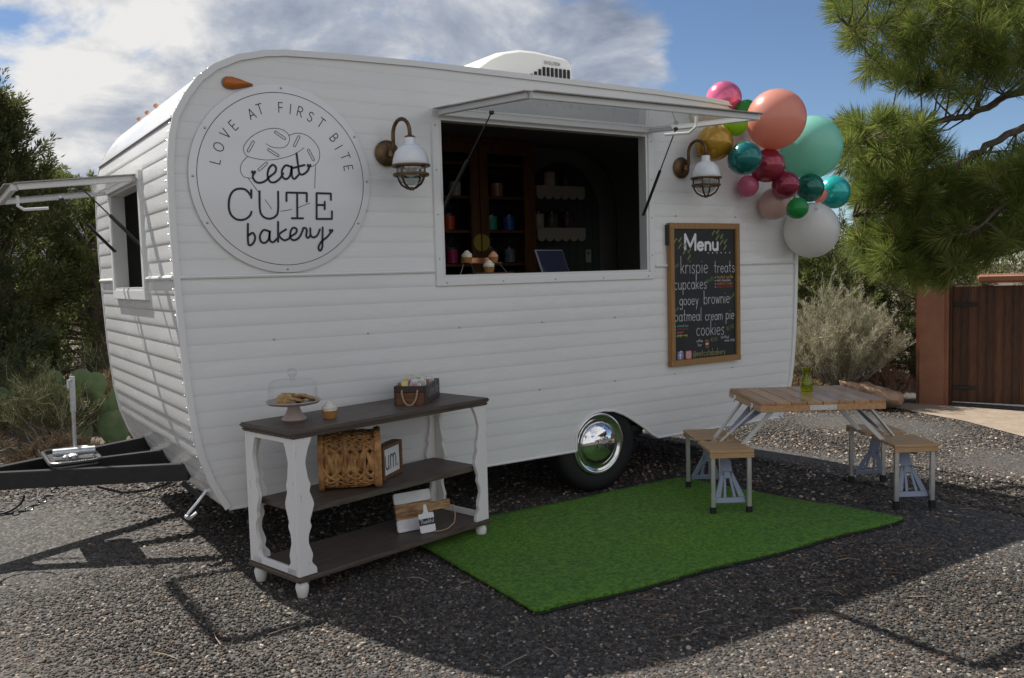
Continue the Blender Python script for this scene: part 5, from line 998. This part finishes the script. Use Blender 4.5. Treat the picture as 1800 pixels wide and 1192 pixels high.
JD = leaf_mat('juniper_dark', (.045,.056,.018), (.10,.115,.042), (.19,.18,.07), tr=.42); JO = leaf_mat('juniper_olive', (.06,.075,.02), (.125,.15,.042), (.22,.23,.08), tr=.42); JG = leaf_mat('juniper_grey', (.05,.066,.032), (.10,.125,.06), (.17,.19,.10), tr=.42)
juniper((.92,8.7,0), 4.15, 2.0, 'tall juniper at the left edge rising above the open front hatch', 21, 300, 150, JD, low=.03)
juniper((.05,8.2,0), 3.5, 2.4, 'juniper cut by the left edge of the picture', 22, 240, 130, JG)
juniper((2.15,9.6,0), 3.1, 2.8, 'bushy juniper right behind the front window of the trailer', 23, 280, 140, JO, 'round')
juniper((1.6,12.0,0), 3.6, 3.2, 'juniper standing further back behind the front hatch', 24, 240, 110, JD, 'round')
juniper((3.6,11.5,0), 3.0, 3.0, 'juniper mostly hidden behind the nose of the trailer', 25, 180, 100, JO, 'round')
juniper((-1.4,10.5,0), 4.2, 3.2, 'dark juniper beyond the left picture edge', 26, 160, 90, JD)
gr_ = float(gz(13))
juniper((12.9,5.3,gr_), 2.35, 2.5, 'round olive juniper behind the rear corner of the trailer', 31, 260, 140, JO, 'round')
juniper((15.2,6.2,gr_), 2.75, 2.6, 'grey green juniper behind the dry shrub', 32, 220, 120, JG, 'round')
juniper((14.2,3.9,gr_), 2.3, 2.6, 'dark juniper between the dry shrub and the pillar', 33, 200, 120, JD, 'round')
juniper((11.2,6.4,gr_), 2.2, 2.6, 'juniper half hidden by the trailer rear', 34, 180, 110, JO, 'round')
juniper((17.5,3.0,gr_), 2.5, 3.4, 'juniper beyond the gate', 35, 160, 90, JD, 'round')
# low scrub
def shrub(loc, h, w_, label, name, m, stem_m, seed, nst=60, nl=60, cat='shrub', ll=.06, lw=.007, group=None):
    global rng; rng = np.random.default_rng(seed); random.seed(seed)
    o = thing(name, label, cat, loc, 0, group); mb = MB(); A = []
    for k in range(nst):
        a = rng.uniform(0, 2*PI); sp = rng.random()**.6; tx, ty = w_*.5*sp*math.cos(a), w_*.5*sp*math.sin(a); th = h*(1-.45*sp**2)*rng.uniform(.7,1.05)
        P = [np.array((tx*.08,ty*.08,-.03)), np.array((tx*.45+rng.normal(0,.03),ty*.45+rng.normal(0,.03),th*.42)), np.array((tx*.85+rng.normal(0,.04),ty*.85+rng.normal(0,.04),th*.8)), np.array((tx,ty,th))]
        mb.tube([tuple(p) for p in P], [.011,.008,.004,.0015], 4, caps=False)
        for q_ in range(3):
            b0 = P[1]+(P[3]-P[1])*rng.random(); e_ = b0+np.array((rng.normal(0,.12),rng.normal(0,.12),abs(rng.normal(.16,.08))))*h*.8; mb.tube([tuple(b0), tuple((b0+e_)/2+rng.normal(0,.015,3)), tuple(e_)], [.004,.003,.001], 3, caps=False)
            tpos = rng.random((nl//3,1)); Cc = b0+(e_-b0)*tpos+rng.normal(0,.012,(nl//3,3)); A.append(sprigs(Cc, unit(e_-b0)+np.array((0,0,.4)), ll, lw, .45))
        tpos = .35+.65*rng.random((nl,1)); Cc = P[1]+(P[3]-P[1])*tpos+rng.normal(0,.02,(nl,3)); A.append(sprigs(Cc, unit(P[3]-P[1])+np.array((0,0,.3)), ll, lw, .5))
    mb.build('stems', stem_m, o, 60); np_mesh('foliage', np.concatenate(A), 4, m, o); return o
CHM = leaf_mat('chamisa', (.22,.20,.12), (.37,.35,.23), (.52,.50,.38), 3.); STEM = mat('grey_stems', (.20,.16,.12), .9, noise=9, col2=(.42,.37,.31)); DRY = leaf_mat('dry_grass', (.13,.085,.04), (.24,.17,.085), (.36,.28,.15), 4.); OLV = leaf_mat('olive_scrub', (.05,.055,.02), (.10,.11,.045), (.19,.19,.09), 4.)
TWG = leaf_mat('dead_grass', (.06,.042,.026), (.11,.08,.048), (.17,.13,.08), 4.)
shrub((11.15,3.3,gr_+.04), 1.62, 1.75, 'large dry grey chamisa shrub left of the gate pillar', 'dry_shrub', CHM, STEM, 41, 190, 130, ll=.07, lw=.006)
shrub((10.75,4.2,gr_+.06), 1.0, 1.4, 'lower dry shrub between the trailer corner and the large chamisa', 'dry_shrub', CHM, STEM, 42, 90, 90)
shrub((10.1,3.4,gr_+.08), .38, 1.1, 'dry yellow grass clump behind the picnic table', 'grass_clump', DRY, STEM, 43, 80, 60, 'grass')
shrub((11.5,2.75,gr_+.04), .5, .7, 'tangle of reddish dead twigs at the foot of the pillar', 'twig_tangle', mat('dead_twigs', (.20,.10,.06), .9), STEM, 44, 60, 30)
for i, (x, y, h_, w_, m_, nm, lb) in enumerate(((.95,4.6,.75,.9,OLV,'scrub_bush','olive scrub bush behind the tongue jack'),(.35,5.2,.6,1.1,OLV,'scrub_bush','olive scrub at the far left above the hitch'),(1.55,5.6,.6,.8,DRY,'scrub_bush','dry bush beside the prickly pear near the trailer nose'),(-.2,6.2,.8,1.2,OLV,'scrub_bush','dark scrub at the left picture edge'),(1.9,6.9,.9,1.1,OLV,'scrub_bush','green scrub at the foot of the junipers'),(.9,6.6,.8,1.2,OLV,'scrub_bush','wide scrub below the tall juniper'),(.1,4.2,.3,1.2,TWG,'grass_clump','low dead grass left of the tow frame'),(.9,3.7,.22,.9,TWG,'grass_clump','low dead grass behind the tank tray'))): shrub((x,y,0), h_, w_, lb, nm, m_, STEM, 50+i, 70, 60, ll=.055, lw=.007, group='scrub left of the trailer')
# prickly pear
def cactus(loc, s, label, seed):
    random.seed(seed); o = thing('prickly_pear', label, 'cactus', loc, 0, 'prickly pear cacti'); PAD = mat('cactus_pad', (.055,.095,.035), .6, noise=7, col2=(.10,.15,.06), bump=.25, bscale=30); RIM = mat('cactus_rim', (.22,.23,.10), .7)
    def pad(p, up_, face, r):
        up_ = Vector(up_).normalized(); f_ = Vector(face); f_ = (f_-up_*f_.dot(up_)).normalized(); sd_ = up_.cross(f_); mb = MB(); n = 20
        for d in (-1, 1):
            for sc, th in ((1.,.1),(.82,.85),(.45,1.15)):
                for k in range(n): a = 2*PI*k/n; mb.v.append(tuple(Vector(p)+up_*(r*1.0+r*1.15*math.sin(a)*sc)+sd_*r*.85*math.cos(a)*sc*(1+.12*math.sin(a))+f_*d*r*.085*th))
        for d in range(2):
            k0 = d*3*n
            for q_ in range(2):
                for k in range(n): mb.f.append((k0+q_*n+k, k0+q_*n+(k+1)%n, k0+(q_+1)*n+(k+1)%n, k0+(q_+1)*n+k))
            mb.f.append(tuple(k0+2*n+k for k in range(n)))
        for k in range(n): mb.f.append((k, (k+1)%n, 3*n+(k+1)%n, 3*n+k))
        pd = mb.build('pad', PAD, o, 60); mb = MB()
        for k in range(26): a = random.uniform(0,6.28); q_ = math.sqrt(random.random())*.9; c = Vector(p)+up_*(r+r*1.15*math.sin(a)*q_)+sd_*r*.85*math.cos(a)*q_; mb.lathe([(.006*s,0),(0,.014*s)], c-f_*r*.09, 4, Matrix.Rotation(PI/2,3,'X'))
        mb.build('spines', RIM, pd); return Vector(p)+up_*r*2.05, sd_, f_
    for k in range(4):
        b0 = Vector(((k-1.5)*.20*s+random.uniform(-.05,.05), random.uniform(-.15,.15), -.02)); u = Vector((random.uniform(-.25,.25), random.uniform(-.2,.2), 1)); fc = Vector((-.35+random.uniform(-.4,.4), -1, .1)); tp_, sd_, f_ = pad(b0, u, fc, .125*s*random.uniform(.9,1.15))
        for j in (-1, 1):
            if random.random() < .8: t2, s3, f3 = pad(tp_+sd_*j*.04*s-Vector((0,0,.03*s)), u+sd_*j*.55, fc+Vector((j*.4,0,0)), .115*s*random.uniform(.8,1.1))
            if random.random() < .45: pad(t2-Vector((0,0,.02*s)), Vector((j*.15,0,1)), fc, .10*s)
cactus((1.62,4.75,0), 1.25, 'prickly pear cactus close to the trailer nose', 3); cactus((.95,5.75,0), 1.15, 'prickly pear cactus further left behind the jack pole', 8)

# ------------------------------------------------------------------ pine
rng = np.random.default_rng(77); random.seed(77)
CAMP = np.array((0,-4.893,1.58)); RT, UP_, FW = np.array(rt), np.array(up), np.array(fw)
PN = thing('pine_tree', 'long needled pine reaching in from the right over the gate', 'tree', (9.3,-1.9,float(gz(9.3))))
base = np.array(PN.location)
def at(px_, py_, D): return CAMP + D*1.2*(RT*(px_-900)/1565 - UP_*(py_-596)/1565 + FW)
bough = {'a': [(1990,110,7.9),(1850,140,7.8),(1770,170,7.7),(1700,205,7.5),(1640,215,7.4),(1580,235,7.3),(1510,245,7.1)], 'b': [(1990,200,7.9),(1860,210,7.8),(1770,235,7.6),(1700,280,7.4),(1620,330,7.2),(1540,370,7.1),(1500,380,7.0)],
 'c': [(1990,330,7.8),(1850,330,7.5),(1750,370,7.2),(1640,420,7.0),(1560,450,6.9)], 'd': [(1990,20,7.9),(1850,30,7.7),(1720,50,7.6),(1600,45,7.4),(1490,45,7.3)], 'e': [(1990,60,8.2),(1850,110,8.2),(1740,110,8.1),(1640,130,8.0),(1550,115,7.9)], 'f': [(1990,400,7.4),(1850,420,7.2),(1760,430,7.0),(1680,460,6.8)], 'g': [(1990,-90,7.8),(1800,-70,7.6),(1640,-40,7.5),(1540,-25,7.5)], 'h': [(1990,250,7.2),(1880,290,6.9),(1800,330,6.7),(1720,400,6.6)]}
mb = MB(); nodes = []
trunk = [at(1995, y_, 7.95) for y_ in (760,560,330,110,-120,-400)]; trunk[0] = np.array((trunk[0][0], trunk[0][1], float(gz(trunk[0][0]))-.1)); PN.location = tuple(trunk[0]); base = trunk[0].copy()
mb.tube([tuple(p-base) for p in trunk], [.20,.18,.15,.13,.10,.06], 10)
for k, pts in bough.items():
    P = [at(*p) for p in pts]; Q = []
    for i in range(len(P)-1):
        for t_ in np.linspace(0,1,6,endpoint=False): Q.append(P[i]*(1-t_)+P[i+1]*t_+rng.normal(0,.012,3))
    Q.append(P[-1]); m_ = len(Q); mb.tube([tuple(q_-base) for q_ in Q], [.042*(1-i/m_)**.8+.007 for i in range(m_)], 7); nodes += [(q_, i/m_) for i, q_ in enumerate(Q)]
POLY_U = [(1452,-40),(1452,28),(1470,55),(1510,92),(1518,128),(1560,142),(1600,148),(1640,172),(1680,188),(1720,165),(1760,150),(1830,150),(1830,-40)]
POLY_L = [(1478,215),(1474,268),(1482,300),(1505,320),(1500,352),(1520,372),(1510,400),(1506,432),(1540,478),(1590,492),(1650,500),(1690,470),(1740,460),(1830,430),(1830,250),(1780,262),(1740,290),(1690,290),(1650,262),(1620,216),(1570,205),(1520,205)]
tips = []
def fill(poly, n, d0, d1, hole=0.):
    xs_ = [p[0] for p in poly]; ys_ = [p[1] for p in poly]; c = 0
    while c < n:
        x, y = rng.uniform(min(xs_), max(xs_)), rng.uniform(min(ys_), max(ys_))
        if in_poly(x, y, poly): tips.append(at(x, y, rng.uniform(d0, d1))); c += 1
fill(POLY_U, 215, 6.9, 8.5); fill(POLY_L, 340, 6.5, 7.9)
NP = np.array([n_[0] for n_ in nodes]); A = []
for tp_ in tips:
    d = np.linalg.norm(NP-tp_, axis=1) + np.maximum(0, (NP[:,0]-tp_[0])*-.35)
    j = int(np.argmin(d)); b0 = NP[j]; L0 = np.linalg.norm(tp_-b0)
    mid = (b0+tp_)/2 + np.array((0,0,-.06*L0)) + rng.normal(0,.03,3)
    if L0 > .04: mb.tube([tuple(b0-base), tuple(mid-base), tuple(tp_-base)], [.011,.008,.005], 5, caps=False)
    dirv = unit(tp_-mid + rng.normal(0,.05,3) + np.array((0,0,.05)) - .10*RT); n = 170
    s_ = rng.random(n)[:,None]; ln = rng.uniform(.17,.26,n)[:,None]; st = tp_ + dirv*(s_-.8)*.15
    side = rng.normal(0,1,(n,3)); side = unit(side - (side@dirv)[:,None]*dirv); nd = unit(dirv*(.35+.75*s_) + side*(1.05-.55*s_) + np.array((0,0,.05)))
    wv_ = unit(np.cross(nd, rng.normal(0,1,(n,3))))*.0029; e_ = st+nd*ln + np.array((0,0,-.018))*rng.random((n,1)); md_ = st+nd*ln*.55
    A.append(np.stack([st-base, md_+wv_-base, e_-base, md_-wv_-base], 1))
mb.build('trunk', BARK, PN, 60)
np_mesh('crown', np.concatenate(A), 4, leaf_mat('pine_needles', (.075,.105,.020), (.16,.21,.042), (.31,.29,.09), 4.5, .45), PN)
# loose pine straw on the gravel
mb = MB(); rng = np.random.default_rng(5)
for k in range(420):
    x, y = rng.uniform(2.2,6.2), rng.uniform(-3.6,-1.2)
    if in_poly(x, y, RUG): continue
    a_ = rng.uniform(0, PI); l_ = rng.uniform(.04,.10); z = float(gz(x))+.014; mb.tube([(x,y,z),(x+l_*math.cos(a_)*.5,y+l_*math.sin(a_)*.5,z+.006),(x+l_*math.cos(a_),y+l_*math.sin(a_),z)], .0011, 3, caps=False)
ps = mb.build('pine_straw', mat('pine_straw', (.33,.20,.10), .8), None); tag(ps, 'fallen tan pine needles scattered over the gravel', 'pine straw', kind='stuff')

mb = MB(); rng = np.random.default_rng(15)
for k in range(70):
    x, y = rng.uniform(-.2,6.5), rng.uniform(-3.7,-.9)
    if in_poly(x, y, RUG): continue
    a_ = rng.uniform(0, 2*PI); l_ = rng.uniform(.05,.16); z = float(gz(x))+.016; b_ = rng.normal(0,.25)
    mb.tube([(x,y,z),(x+l_*.5*math.cos(a_),y+l_*.5*math.sin(a_),z+.008),(x+l_*math.cos(a_+b_),y+l_*math.sin(a_+b_),z)], [.0022,.002,.0012], 4, caps=False)
tw = mb.build('fallen_twigs', mat('twig_litter', (.30,.20,.12), .85, noise=20, col2=(.42,.34,.25)), None); tag(tw, 'small dry twigs lying about on the gravel', 'twigs', kind='stuff')
